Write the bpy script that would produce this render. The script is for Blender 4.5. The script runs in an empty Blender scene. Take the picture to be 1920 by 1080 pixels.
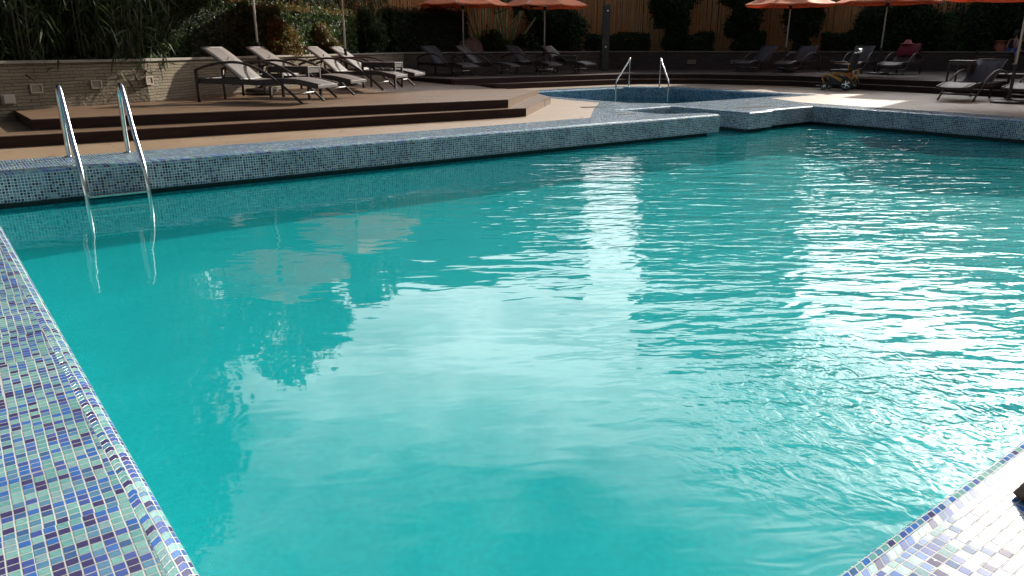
import bpy, bmesh, math, random
import numpy as np
from mathutils import Vector, Matrix
from mathutils.geometry import tessellate_polygon

random.seed(7); rng = np.random.default_rng(11)
S = bpy.context.scene
COL = S.collection
R = math.radians

# ------------------------------------------------------------------ camera, sky, sun, exposure
FPX, PITCH, EYE = 1390.0, math.atan(455/1390.0), 1.15      # focal length in photo pixels, downward tilt, eye height
CAMX, CAMY, YAW = -0.275, -0.710, R(36.38)                 # pool frame: origin at the near pool corner, +X along the near edge
cd = bpy.data.cameras.new("camera"); cam = bpy.data.objects.new("camera", cd); COL.objects.link(cam)
cam.location = (CAMX, CAMY, EYE); cam.rotation_euler = (R(90)-PITCH, 0, -YAW)
cd.sensor_width = 36; cd.lens = FPX/1920*36; cd.clip_start = 0.05; cd.clip_end = 3000
S.camera = cam
S.render.resolution_x, S.render.resolution_y = 1024, 576

SUN_EL, SUN_ANG = R(25), R(14.5)                            # elevation; azimuth counted from +X
sdir = Vector((math.cos(SUN_ANG)*math.cos(SUN_EL), math.sin(SUN_ANG)*math.cos(SUN_EL), math.sin(SUN_EL)))
w = bpy.data.worlds.new("World"); S.world = w; w.use_nodes = True
def build_world():
    nt = w.node_tree; nt.nodes.clear(); N = nt.nodes.new; L = nt.links.new
    sky = N('ShaderNodeTexSky'); sky.sky_type = 'NISHITA'; sky.sun_disc = False
    sky.sun_elevation = SUN_EL; sky.sun_rotation = R(90)-SUN_ANG; sky.dust_density = 1.5; sky.air_density = 1.2
    tc = N('ShaderNodeTexCoord')
    dot = N('ShaderNodeVectorMath'); dot.operation = 'DOT_PRODUCT'; dot.inputs[1].default_value = sdir
    L(tc.outputs['Generated'], dot.inputs[0])
    glow = N('ShaderNodeMapRange'); glow.inputs['From Min'].default_value = 0.10; glow.inputs['From Max'].default_value = .8
    glow.inputs['To Min'].default_value = 0.02; glow.inputs['To Max'].default_value = 1.0; glow.interpolation_type = 'SMOOTHSTEP'
    L(dot.outputs['Value'], glow.inputs['Value'])
    ns = N('ShaderNodeTexNoise'); ns.inputs['Scale'].default_value = 3.2; ns.inputs['Detail'].default_value = 6; ns.inputs['Roughness'].default_value = .55
    mp = N('ShaderNodeMapping'); mp.inputs['Scale'].default_value = (1, 1, 2.4); mp.inputs['Location'].default_value = (3.1, .4, .2)
    L(tc.outputs['Generated'], mp.inputs['Vector']); L(mp.outputs[0], ns.inputs['Vector'])
    cr = N('ShaderNodeMapRange'); cr.inputs['From Min'].default_value = .36; cr.inputs['From Max'].default_value = .58
    L(ns.outputs['Fac'], cr.inputs['Value'])
    # cloud thins out high overhead and away from the low bright haze
    sep = N('ShaderNodeSeparateXYZ'); L(tc.outputs['Generated'], sep.inputs[0])
    hz = N('ShaderNodeMapRange'); hz.inputs['From Min'].default_value = .46; hz.inputs['From Max'].default_value = .70
    hz.inputs['To Min'].default_value = 1.0; hz.inputs['To Min'].default_value = 1.0; hz.inputs['To Max'].default_value = .03; hz.interpolation_type = 'SMOOTHSTEP'
    L(sep.outputs['Z'], hz.inputs['Value'])
    lo = N('ShaderNodeMapRange'); lo.inputs['From Min'].default_value = .25; lo.inputs['From Max'].default_value = .5
    lo.inputs['To Min'].default_value = .85; lo.inputs['To Max'].default_value = 0
    L(sep.outputs['Z'], lo.inputs['Value'])
    mx = N('ShaderNodeMath'); mx.operation = 'MAXIMUM'; L(cr.outputs[0], mx.inputs[0]); L(lo.outputs[0], mx.inputs[1])
    m1 = N('ShaderNodeMath'); m1.operation = 'MULTIPLY'; L(mx.outputs[0], m1.inputs[0]); L(hz.outputs[0], m1.inputs[1])
    au = N('ShaderNodeMapRange'); au.interpolation_type = 'SMOOTHSTEP'; au.inputs['From Min'].default_value = .90; au.inputs['From Max'].default_value = 1.0
    au.inputs['To Min'].default_value = 0; au.inputs['To Max'].default_value = 1.1; L(dot.outputs['Value'], au.inputs['Value'])
    gs = N('ShaderNodeMath'); gs.operation = 'ADD'; L(glow.outputs[0], gs.inputs[0]); L(au.outputs[0], gs.inputs[1])
    hd = N('ShaderNodeMapRange'); hd.interpolation_type = 'SMOOTHSTEP'; hd.inputs['From Min'].default_value = .12; hd.inputs['From Max'].default_value = .36
    hd.inputs['To Min'].default_value = .30; hd.inputs['To Max'].default_value = 1; L(sep.outputs['Z'], hd.inputs['Value'])
    gh = N('ShaderNodeMath'); gh.operation = 'MULTIPLY'; L(gs.outputs[0], gh.inputs[0]); L(hd.outputs[0], gh.inputs[1])
    m2 = N('ShaderNodeMath'); m2.operation = 'MULTIPLY'; L(m1.outputs[0], m2.inputs[0]); L(gh.outputs[0], m2.inputs[1])
    cc = N('ShaderNodeVectorMath'); cc.operation = 'SCALE'; cc.inputs[0].default_value = (61, 60.5, 60); L(m2.outputs[0], cc.inputs['Scale'])
    ad = N('ShaderNodeVectorMath'); ad.operation = 'ADD'; L(sky.outputs[0], ad.inputs[0]); L(cc.outputs[0], ad.inputs[1])
    bg = N('ShaderNodeBackground'); bg.inputs['Strength'].default_value = 0.05
    out = N('ShaderNodeOutputWorld'); L(ad.outputs[0], bg.inputs['Color']); L(bg.outputs[0], out.inputs[0])
build_world()
sl = bpy.data.lights.new("sun", 'SUN'); sl.energy = 5.0; sl.angle = R(.5); sl.color = (1, .93, .82)
so = bpy.data.objects.new("sun", sl); COL.objects.link(so); so.rotation_euler = sdir.to_track_quat('Z', 'Y').to_euler()
S.view_settings.view_transform = 'Standard'; S.view_settings.look = 'None'; S.view_settings.gamma = 1
S.view_settings.exposure = 0.75

# ------------------------------------------------------------------ where a point of the photo meets a level of the place
def at(px, py, z=0.0):
    r, u = (px-960)/FPX, (540-py)/FPX
    f = math.cos(PITCH)+u*math.sin(PITCH); d = -math.sin(PITCH)+u*math.cos(PITCH)
    t = (z-EYE)/d; X, Y = r*t, f*t
    c, s = math.cos(YAW), math.sin(YAW)
    return Vector((CAMX+X*c+Y*s, CAMY-X*s+Y*c, z))
def ahead(px, py, dist):
    """point on the sight line at a horizontal distance"""
    r, u = (px-960)/FPX, (540-py)/FPX
    f = math.cos(PITCH)+u*math.sin(PITCH); d = -math.sin(PITCH)+u*math.cos(PITCH)
    t = dist/math.hypot(r, f); X, Y = r*t, f*t
    c, s = math.cos(YAW), math.sin(YAW)
    return Vector((CAMX+X*c+Y*s, CAMY-X*s+Y*c, EYE+d*t))

# ------------------------------------------------------------------ materials
def mat(name, col, rough=.6, metal=0, var=.0, vscale=6, bump=0, bscale=40, spec=.5, trans=None, col2=None, stretch=(1,1,1), coat=0):
    m = bpy.data.materials.new(name); m.use_nodes = True; nt = m.node_tree; b = nt.nodes['Principled BSDF']
    N = nt.nodes.new; L = nt.links.new
    b.inputs['Base Color'].default_value = (*col, 1); b.inputs['Roughness'].default_value = rough
    b.inputs['Metallic'].default_value = metal; b.inputs['Specular IOR Level'].default_value = spec
    b.inputs['Coat Weight'].default_value = coat
    if var or bump or col2:
        tc = N('ShaderNodeTexCoord'); mp = N('ShaderNodeMapping'); mp.inputs['Scale'].default_value = stretch
        L(tc.outputs['Object'], mp.inputs['Vector'])
    if var or col2:
        n = N('ShaderNodeTexNoise'); n.inputs['Scale'].default_value = vscale; n.inputs['Detail'].default_value = 5
        L(mp.outputs[0], n.inputs['Vector'])
        mr = N('ShaderNodeMapRange'); mr.inputs['From Min'].default_value = .3; mr.inputs['From Max'].default_value = .7
        L(n.outputs['Fac'], mr.inputs['Value'])
        mixn = N('ShaderNodeMix'); mixn.data_type = 'RGBA'
        c2 = col2 if col2 else tuple(c*(1-var) for c in col)
        mixn.inputs['A'].default_value = (*c2, 1); mixn.inputs['B'].default_value = (*[min(1, c*(1+var*.4)) for c in col], 1)
        L(mr.outputs[0], mixn.inputs['Factor']); L(mixn.outputs['Result'], b.inputs['Base Color'])
    if bump:
        n2 = N('ShaderNodeTexNoise'); n2.inputs['Scale'].default_value = bscale; n2.inputs['Detail'].default_value = 6
        L(mp.outputs[0], n2.inputs['Vector'])
        bp = N('ShaderNodeBump'); bp.inputs['Distance'].default_value = bump; L(n2.outputs['Fac'], bp.inputs['Height']); L(bp.outputs[0], b.inputs['Normal'])
    if trans:
        out = nt.nodes['Material Output']; t = N('ShaderNodeBsdfTranslucent'); t.inputs['Color'].default_value = (*trans[0], 1)
        ms = N('ShaderNodeMixShader'); ms.inputs[0].default_value = trans[1]
        L(b.outputs[0], ms.inputs[1]); L(t.outputs[0], ms.inputs[2]); L(ms.outputs[0], out.inputs[0])
    return m

def leafmat(name, cols, trans=.35, rough=.6):
    """leaf colour varies from leaf to leaf (random per island)"""
    m = bpy.data.materials.new(name); m.use_nodes = True; nt = m.node_tree; b = nt.nodes['Principled BSDF']
    N = nt.nodes.new; L = nt.links.new
    g = N('ShaderNodeNewGeometry'); cr = N('ShaderNodeValToRGB'); cr.color_ramp.interpolation = 'LINEAR'
    e = cr.color_ramp.elements
    while len(e) < len(cols): e.new(.5)
    for i, c in enumerate(cols): e[i].position = i/(len(cols)-1); e[i].color = (*c, 1)
    L(g.outputs['Random Per Island'], cr.inputs[0]); L(cr.outputs[0], b.inputs['Base Color'])
    b.inputs['Roughness'].default_value = rough; b.inputs['Specular IOR Level'].default_value = .3
    out = nt.nodes['Material Output']; t = N('ShaderNodeBsdfTranslucent'); L(cr.outputs[0], t.inputs['Color'])
    ms = N('ShaderNodeMixShader'); ms.inputs[0].default_value = trans
    L(b.outputs[0], ms.inputs[1]); L(t.outputs[0], ms.inputs[2]); L(ms.outputs[0], out.inputs[0])
    return m

def mosaic(name, pitch=.0285, cols=None, grout=(.50, .50, .47), rough=.09, groutw=.09, wob=.0):
    m = bpy.data.materials.new(name); m.use_nodes = True; nt = m.node_tree; b = nt.nodes['Principled BSDF']
    N = nt.nodes.new; L = nt.links.new
    def M(op, a, bb=None, clamp=False):
        n = N('ShaderNodeMath'); n.operation = op; n.use_clamp = clamp
        for i, x in enumerate((a, bb)):
            if x is None: continue
            if isinstance(x, (int, float)): n.inputs[i].default_value = x
            else: L(x, n.inputs[i])
        return n.outputs[0]
    uv = N('ShaderNodeUVMap'); uv.uv_map = 'UVMap'
    # sheets of tiles are laid slightly out of line with each other
    sc = N('ShaderNodeVectorMath'); sc.operation = 'SCALE'; sc.inputs['Scale'].default_value = 1/pitch; L(uv.outputs[0], sc.inputs[0])
    sh = N('ShaderNodeVectorMath'); sh.operation = 'SCALE'; sh.inputs['Scale'].default_value = 1/11.0; L(sc.outputs[0], sh.inputs[0])
    shf = N('ShaderNodeVectorMath'); shf.operation = 'FLOOR'; L(sh.outputs[0], shf.inputs[0])
    wn0 = N('ShaderNodeTexWhiteNoise'); wn0.noise_dimensions = '2D'; L(shf.outputs[0], wn0.inputs['Vector'])
    so_ = N('ShaderNodeVectorMath'); so_.operation = 'SUBTRACT'; so_.inputs[1].default_value = (.5, .5, .5); L(wn0.outputs['Color'], so_.inputs[0])
    so2 = N('ShaderNodeVectorMath'); so2.operation = 'SCALE'; so2.inputs['Scale'].default_value = .16; L(so_.outputs[0], so2.inputs[0])
    nz = N('ShaderNodeTexNoise'); nz.inputs['Scale'].default_value = 9; L(uv.outputs[0], nz.inputs['Vector'])
    nz1 = N('ShaderNodeVectorMath'); nz1.operation = 'SUBTRACT'; nz1.inputs[1].default_value = (.5, .5, .5); L(nz.outputs['Color'], nz1.inputs[0])
    nz2 = N('ShaderNodeVectorMath'); nz2.operation = 'SCALE'; nz2.inputs['Scale'].default_value = .16; L(nz1.outputs[0], nz2.inputs[0])
    a1 = N('ShaderNodeVectorMath'); a1.operation = 'ADD'; L(sc.outputs[0], a1.inputs[0]); L(so2.outputs[0], a1.inputs[1])
    a2 = N('ShaderNodeVectorMath'); a2.operation = 'ADD'; L(a1.outputs[0], a2.inputs[0]); L(nz2.outputs[0], a2.inputs[1])
    fl = N('ShaderNodeVectorMath'); fl.operation = 'FLOOR'; L(a2.outputs[0], fl.inputs[0])
    fr = N('ShaderNodeVectorMath'); fr.operation = 'FRACTION'; L(a2.outputs[0], fr.inputs[0])
    wn = N('ShaderNodeTexWhiteNoise'); wn.noise_dimensions = '2D'; L(fl.outputs[0], wn.inputs['Vector'])
    cr = N('ShaderNodeValToRGB'); cr.color_ramp.interpolation = 'CONSTANT'
    cols = cols or [(0, (.11, .27, .265)), (.20, (.16, .33, .31)), (.34, (.08, .19, .29)), (.47, (.04, .125, .36)), (.62, (.055, .09, .28)),
                    (.75, (.050, .045, .125)), (.86, (.05, .11, .24)), (.93, (.19, .32, .34))]
    e = cr.color_ramp.elements
    while len(e) < len(cols): e.new(.5)
    for i, (p, c) in enumerate(cols): e[i].position = p; e[i].color = (*c, 1)
    L(wn.outputs['Value'], cr.inputs[0])
    # streaks inside each glass tile
    sn = N('ShaderNodeTexNoise'); sn.inputs['Scale'].default_value = 160; sn.inputs['Detail'].default_value = 2
    mp = N('ShaderNodeMapping'); mp.inputs['Scale'].default_value = (.35, 2, 1); L(uv.outputs[0], mp.inputs[0]); L(mp.outputs[0], sn.inputs['Vector'])
    sm = N('ShaderNodeMapRange'); sm.inputs['From Min'].default_value = .3; sm.inputs['From Max'].default_value = .7
    sm.inputs['To Min'].default_value = .8; sm.inputs['To Max'].default_value = 1.25; L(sn.outputs['Fac'], sm.inputs['Value'])
    cs = N('ShaderNodeVectorMath'); cs.operation = 'SCALE'; L(cr.outputs[0], cs.inputs[0]); L(sm.outputs[0], cs.inputs['Scale'])
    sp = N('ShaderNodeSeparateXYZ'); L(fr.outputs[0], sp.inputs[0])
    def edge(o):
        d = M('ABSOLUTE', M('SUBTRACT', o, .5)); return M('SUBTRACT', .5, d)
    ed = M('MINIMUM', edge(sp.outputs['X']), edge(sp.outputs['Y']))
    g = N('ShaderNodeMapRange'); g.inputs['From Min'].default_value = groutw*.5; g.inputs['From Max'].default_value = groutw*.95; L(ed, g.inputs['Value'])
    gn = N('ShaderNodeTexNoise'); gn.inputs['Scale'].default_value = 3; gn.inputs['Detail'].default_value = 5; L(uv.outputs[0], gn.inputs['Vector'])
    gm = N('ShaderNodeMix'); gm.data_type = 'RGBA'; gm.inputs['A'].default_value = (*[c*.62 for c in grout], 1); gm.inputs['B'].default_value = (*grout, 1)
    gr = N('ShaderNodeMapRange'); gr.inputs['From Min'].default_value = .35; gr.inputs['From Max'].default_value = .6; L(gn.outputs['Fac'], gr.inputs['Value']); L(gr.outputs[0], gm.inputs['Factor'])
    mx = N('ShaderNodeMix'); mx.data_type = 'RGBA'; L(g.outputs[0], mx.inputs['Factor']); L(gm.outputs['Result'], mx.inputs['A']); L(cs.outputs[0], mx.inputs['B'])
    L(mx.outputs['Result'], b.inputs['Base Color'])
    rr = N('ShaderNodeMapRange'); rr.inputs['To Min'].default_value = .6; rr.inputs['To Max'].default_value = rough; L(g.outputs[0], rr.inputs['Value'])
    rv = M('ADD', rr.outputs[0], M('MULTIPLY', wn.outputs['Value'], .07)); L(rv, b.inputs['Roughness'])
    b.inputs['Specular IOR Level'].default_value = .32
    # each tile is tilted a little and slightly pillowed
    sc3 = N('ShaderNodeSeparateXYZ'); L(wn.outputs['Color'], sc3.inputs[0])
    tilt = M('ADD', M('MULTIPLY', sp.outputs['X'], M('SUBTRACT', sc3.outputs['X'], .5)), M('MULTIPLY', sp.outputs['Y'], M('SUBTRACT', sc3.outputs['Y'], .5)))
    h = M('ADD', M('MULTIPLY', tilt, .0026), M('MULTIPLY', g.outputs[0], .0010))
    bp = N('ShaderNodeBump'); bp.inputs['Distance'].default_value = 1; bp.inputs['Strength'].default_value = 1; L(h, bp.inputs['Height']); L(bp.outputs[0], b.inputs['Normal'])
    return m

WZ = -.365; JETX, JETY = 2.75, .65
def water_mat(name, tint=(.70, .985, .98), body=(.014, .42, .44), milky=.30):
    m = bpy.data.materials.new(name); m.use_nodes = True; nt = m.node_tree; nt.nodes.clear(); N = nt.nodes.new; L = nt.links.new
    tc = N('ShaderNodeTexCoord'); geo = N('ShaderNodeNewGeometry')
    def noise(scale, st=(1, 1, 1), rot=0, detail=1, dist=0, loc=(0, 0, 0)):
        vr = N('ShaderNodeVectorRotate'); vr.rotation_type = 'Z_AXIS'; vr.inputs['Angle'].default_value = rot; L(geo.outputs['Position'], vr.inputs['Vector'])
        mp = N('ShaderNodeMapping'); mp.inputs['Scale'].default_value = st; mp.inputs['Location'].default_value = loc
        L(vr.outputs[0], mp.inputs[0])
        n = N('ShaderNodeTexNoise'); n.inputs['Scale'].default_value = scale; n.inputs['Detail'].default_value = detail; n.inputs['Distortion'].default_value = dist
        n.inputs['Roughness'].default_value = .45
        L(mp.outputs[0], n.inputs['Vector']); return n.outputs['Fac']
    def M(op, a, b):
        n = N('ShaderNodeMath'); n.operation = op
        for i, x in enumerate((a, b)):
            if isinstance(x, (int, float)): n.inputs[i].default_value = x
            else: L(x, n.inputs[i])
        return n.outputs[0]
    # liveliness of the surface: still in the left of the pool, lively near the return jets on the right
    sep = N('ShaderNodeSeparateXYZ'); L(geo.outputs['Position'], sep.inputs[0])
    k = M('ADD', M('MULTIPLY', sep.outputs['X'], 1.0), M('MULTIPLY', sep.outputs['Y'], -.45))
    lv = N('ShaderNodeMapRange'); lv.interpolation_type = 'SMOOTHSTEP'; lv.inputs['From Min'].default_value = .5; lv.inputs['From Max'].default_value = 2.9
    lv.inputs['To Min'].default_value = .05; lv.inputs['To Max'].default_value = 1.0
    wob = noise(.45, detail=2)
    L(M('ADD', k, M('MULTIPLY', M('SUBTRACT', wob, .5), 2.4)), lv.inputs['Value'])
    big = noise(.9, (1, 1, 1), .3, 2, .3)
    mid = noise(3.1, (.42, 1.35, 1), R(38), 1, .6)
    mid2 = noise(4.3, (.5, 1.25, 1), R(12), 1, .5, (4, 2, 0))
    fine = noise(9.5, (.5, 1.4, 1), R(30), 1, .5)
    fine2 = noise(17, (.6, 1.3, 1), R(50), 1, .4)
    h = M('MULTIPLY', big, .009)
    act = M('ADD', M('ADD', M('MULTIPLY', mid, .0185), M('MULTIPLY', mid2, .0100)), M('MULTIPLY', fine, .0075))
    act = M('ADD', act, M('MULTIPLY', M('MULTIPLY', fine2, .0020), lv.outputs[0]))
    h = M('ADD', h, M('MULTIPLY', act, lv.outputs[0]))
    # choppy water over the return jet by the near right edge
    dj = N('ShaderNodeVectorMath'); dj.operation = 'DISTANCE'; dj.inputs[1].default_value = (JETX, JETY, WZ); L(geo.outputs['Position'], dj.inputs[0])
    jm = N('ShaderNodeMapRange'); jm.interpolation_type = 'SMOOTHSTEP'; jm.inputs['From Min'].default_value = .2; jm.inputs['From Max'].default_value = 1.15; jm.inputs['To Min'].default_value = 1; jm.inputs['To Max'].default_value = 0
    L(M('ADD', dj.outputs['Value'], M('MULTIPLY', M('SUBTRACT', wob, .5), .8)), jm.inputs['Value'])
    chop = M('ADD', M('MULTIPLY', noise(9, (1, .8, 1), R(10), 2.5, 1.2), .016), M('MULTIPLY', noise(24, (1, .7, 1), R(-20), 2, .8), .0045))
    h = M('ADD', h, M('MULTIPLY', chop, jm.outputs[0]))
    h = M('ADD', h, M('MULTIPLY', noise(4, (.6, 1.2, 1), R(36), 1, .6), .0016))
    bp = N('ShaderNodeBump'); bp.inputs['Distance'].default_value = 1; bp.inputs['Strength'].default_value = 1; L(h, bp.inputs['Height'])
    # Fresnel reflectance of water, the same from both sides (Schlick)
    dt = N('ShaderNodeVectorMath'); dt.operation = 'DOT_PRODUCT'; L(geo.outputs['Incoming'], dt.inputs[0]); L(bp.outputs[0], dt.inputs[1])
    ab = N('ShaderNodeMath'); ab.operation = 'ABSOLUTE'; L(dt.outputs['Value'], ab.inputs[0])
    om = N('ShaderNodeMath'); om.operation = 'SUBTRACT'; om.inputs[0].default_value = 1; om.use_clamp = True; L(ab.outputs[0], om.inputs[1])
    fr_ = M('ADD', M('MULTIPLY', M('POWER', om.outputs[0], 5.0), .98), .02)
    tr = N('ShaderNodeBsdfTransparent'); tr.inputs['Color'].default_value = (*tint, 1)
    # milky turquoise layer stands in for scattered light and lifts the shaded bands
    df = N('ShaderNodeBsdfDiffuse'); df.inputs['Color'].default_value = (*body, 1)
    mb_ = N('ShaderNodeMixShader'); mb_.inputs[0].default_value = milky; L(tr.outputs[0], mb_.inputs[1]); L(df.outputs[0], mb_.inputs[2])
    gl = N('ShaderNodeBsdfGlossy'); gl.inputs['Roughness'].default_value = .025; L(bp.outputs[0], gl.inputs['Normal'])
    ms = N('ShaderNodeMixShader'); L(fr_, ms.inputs[0]); L(mb_.outputs[0], ms.inputs[1]); L(gl.outputs[0], ms.inputs[2])
    out = N('ShaderNodeOutputMaterial'); L(ms.outputs[0], out.inputs[0]); return m

def deck_mat(name, c1, c2, rough=.5, plank=.145, ang=0.0):
    m = bpy.data.materials.new(name); m.use_nodes = True; nt = m.node_tree; b = nt.nodes['Principled BSDF']; N = nt.nodes.new; L = nt.links.new
    geo = N('ShaderNodeNewGeometry')
    mp = N('ShaderNodeMapping'); mp.inputs['Rotation'].default_value = (0, 0, ang); L(geo.outputs['Position'], mp.inputs[0])
    br = N('ShaderNodeTexBrick'); br.inputs['Scale'].default_value = 1; br.inputs['Brick Width'].default_value = 2.4; br.inputs['Row Height'].default_value = plank
    br.inputs['Mortar Size'].default_value = .004; br.inputs['Color1'].default_value = (.35, .35, .35, 1); br.inputs['Color2'].default_value = (.75, .75, .75, 1); br.inputs['Mortar'].default_value = (0, 0, 0, 1)
    L(mp.outputs[0], br.inputs['Vector'])
    n = N('ShaderNodeTexNoise'); n.inputs['Scale'].default_value = 1.1; n.inputs['Detail'].default_value = 8; n.inputs['Roughness'].default_value = .6; L(mp.outputs[0], n.inputs['Vector'])
    mg = N('ShaderNodeMapping'); mg.inputs['Scale'].default_value = (3, 40, 1); L(mp.outputs[0], mg.inputs[0])
    n2 = N('ShaderNodeTexNoise'); n2.inputs['Scale'].default_value = 1.5; n2.inputs['Detail'].default_value = 4; L(mg.outputs[0], n2.inputs['Vector'])
    a = N('ShaderNodeMath'); a.operation = 'MULTIPLY_ADD'; a.inputs[1].default_value = .35; L(n2.outputs['Fac'], a.inputs[0])
    s1 = N('ShaderNodeMath'); s1.operation = 'MULTIPLY_ADD'; s1.inputs[1].default_value = .95; s1.inputs[2].default_value = -.28; L(n.outputs['Fac'], s1.inputs[0]); L(s1.outputs[0], a.inputs[2])
    a3 = N('ShaderNodeMath'); a3.operation = 'MULTIPLY_ADD'; a3.inputs[1].default_value = .30; a3.use_clamp = True; L(br.outputs['Color'], a3.inputs[0]); L(a.outputs[0], a3.inputs[2])
    mx = N('ShaderNodeMix'); mx.data_type = 'RGBA'; mx.inputs['A'].default_value = (*c2, 1); mx.inputs['B'].default_value = (*c1, 1); L(a3.outputs[0], mx.inputs['Factor'])
    mo = N('ShaderNodeMix'); mo.data_type = 'RGBA'; mo.inputs['B'].default_value = (*[c*.45 for c in c2], 1); L(br.outputs['Fac'], mo.inputs['Factor']); L(mx.outputs['Result'], mo.inputs['A'])
    L(mo.outputs['Result'], b.inputs['Base Color']); b.inputs['Specular IOR Level'].default_value = .5 if name == 'brown_deck' else .12
    rn = N('ShaderNodeMapRange'); rn.inputs['To Min'].default_value = rough-.14; rn.inputs['To Max'].default_value = rough+.2; L(n.outputs['Fac'], rn.inputs['Value']); L(rn.outputs[0], b.inputs['Roughness'])
    bp = N('ShaderNodeBump'); bp.inputs['Distance'].default_value = .004; bp.inputs['Strength'].default_value = .6
    ih = N('ShaderNodeMath'); ih.operation = 'SUBTRACT'; L(n2.outputs['Fac'], ih.inputs[0]); L(br.outputs['Fac'], ih.inputs[1]); L(ih.outputs[0], bp.inputs['Height']); L(bp.outputs[0], b.inputs['Normal'])
    return m

def stone_mat(name, c1, c2):
    """thin ledges of split stone"""
    m = bpy.data.materials.new(name); m.use_nodes = True; nt = m.node_tree; b = nt.nodes['Principled BSDF']; N = nt.nodes.new; L = nt.links.new
    uv = N('ShaderNodeUVMap'); uv.uv_map = 'UVMap'
    nz = N('ShaderNodeTexNoise'); nz.inputs['Scale'].default_value = 4; nz.inputs['Detail'].default_value = 4; L(uv.outputs[0], nz.inputs['Vector'])
    ad = N('ShaderNodeVectorMath'); ad.operation = 'MULTIPLY_ADD'; ad.inputs[1].default_value = (.06, .035, 0); L(nz.outputs['Color'], ad.inputs[0]); L(uv.outputs[0], ad.inputs[2])
    br = N('ShaderNodeTexBrick'); br.inputs['Scale'].default_value = 1; br.inputs['Brick Width'].default_value = .34; br.inputs['Row Height'].default_value = .047
    br.inputs['Mortar Size'].default_value = .004; br.inputs['Mortar Smooth'].default_value = .6; br.offset = .37
    br.inputs['Color1'].default_value = (0, 0, 0, 1); br.inputs['Color2'].default_value = (1, 1, 1, 1); br.inputs['Mortar'].default_value = (.2, .2, .2, 1)
    L(ad.outputs[0], br.inputs['Vector'])
    n2 = N('ShaderNodeTexNoise'); n2.inputs['Scale'].default_value = 1.3; n2.inputs['Detail'].default_value = 7; L(uv.outputs[0], n2.inputs['Vector'])
    f = N('ShaderNodeMath'); f.operation = 'MULTIPLY_ADD'; f.inputs[1].default_value = .5; L(br.outputs['Color'], f.inputs[0])
    f2 = N('ShaderNodeMath'); f2.operation = 'MULTIPLY'; f2.inputs[1].default_value = .55; L(n2.outputs['Fac'], f2.inputs[0]); L(f2.outputs[0], f.inputs[2])
    mx = N('ShaderNodeMix'); mx.data_type = 'RGBA'; mx.inputs['A'].default_value = (*c2, 1); mx.inputs['B'].default_value = (*c1, 1); L(f.outputs[0], mx.inputs['Factor'])
    mo = N('ShaderNodeMix'); mo.data_type = 'RGBA'; mo.inputs['B'].default_value = (*[c*.35 for c in c2], 1); L(br.outputs['Fac'], mo.inputs['Factor']); L(mx.outputs['Result'], mo.inputs['A'])
    L(mo.outputs['Result'], b.inputs['Base Color']); b.inputs['Roughness'].default_value = .85; b.inputs['Specular IOR Level'].default_value = .2
    n3 = N('ShaderNodeTexNoise'); n3.inputs['Scale'].default_value = 22; n3.inputs['Detail'].default_value = 6; L(uv.outputs[0], n3.inputs['Vector'])
    h = N('ShaderNodeMath'); h.operation = 'MULTIPLY_ADD'; h.inputs[1].default_value = .7; L(n3.outputs['Fac'], h.inputs[0]); L(br.outputs['Color'], h.inputs[2])
    h2 = N('ShaderNodeMath'); h2.operation = 'SUBTRACT'; L(h.outputs[0], h2.inputs[0]); L(br.outputs['Fac'], h2.inputs[1])
    bp = N('ShaderNodeBump'); bp.inputs['Distance'].default_value = .022; L(h2.outputs[0], bp.inputs['Height']); L(bp.outputs[0], b.inputs['Normal'])
    return m

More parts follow.
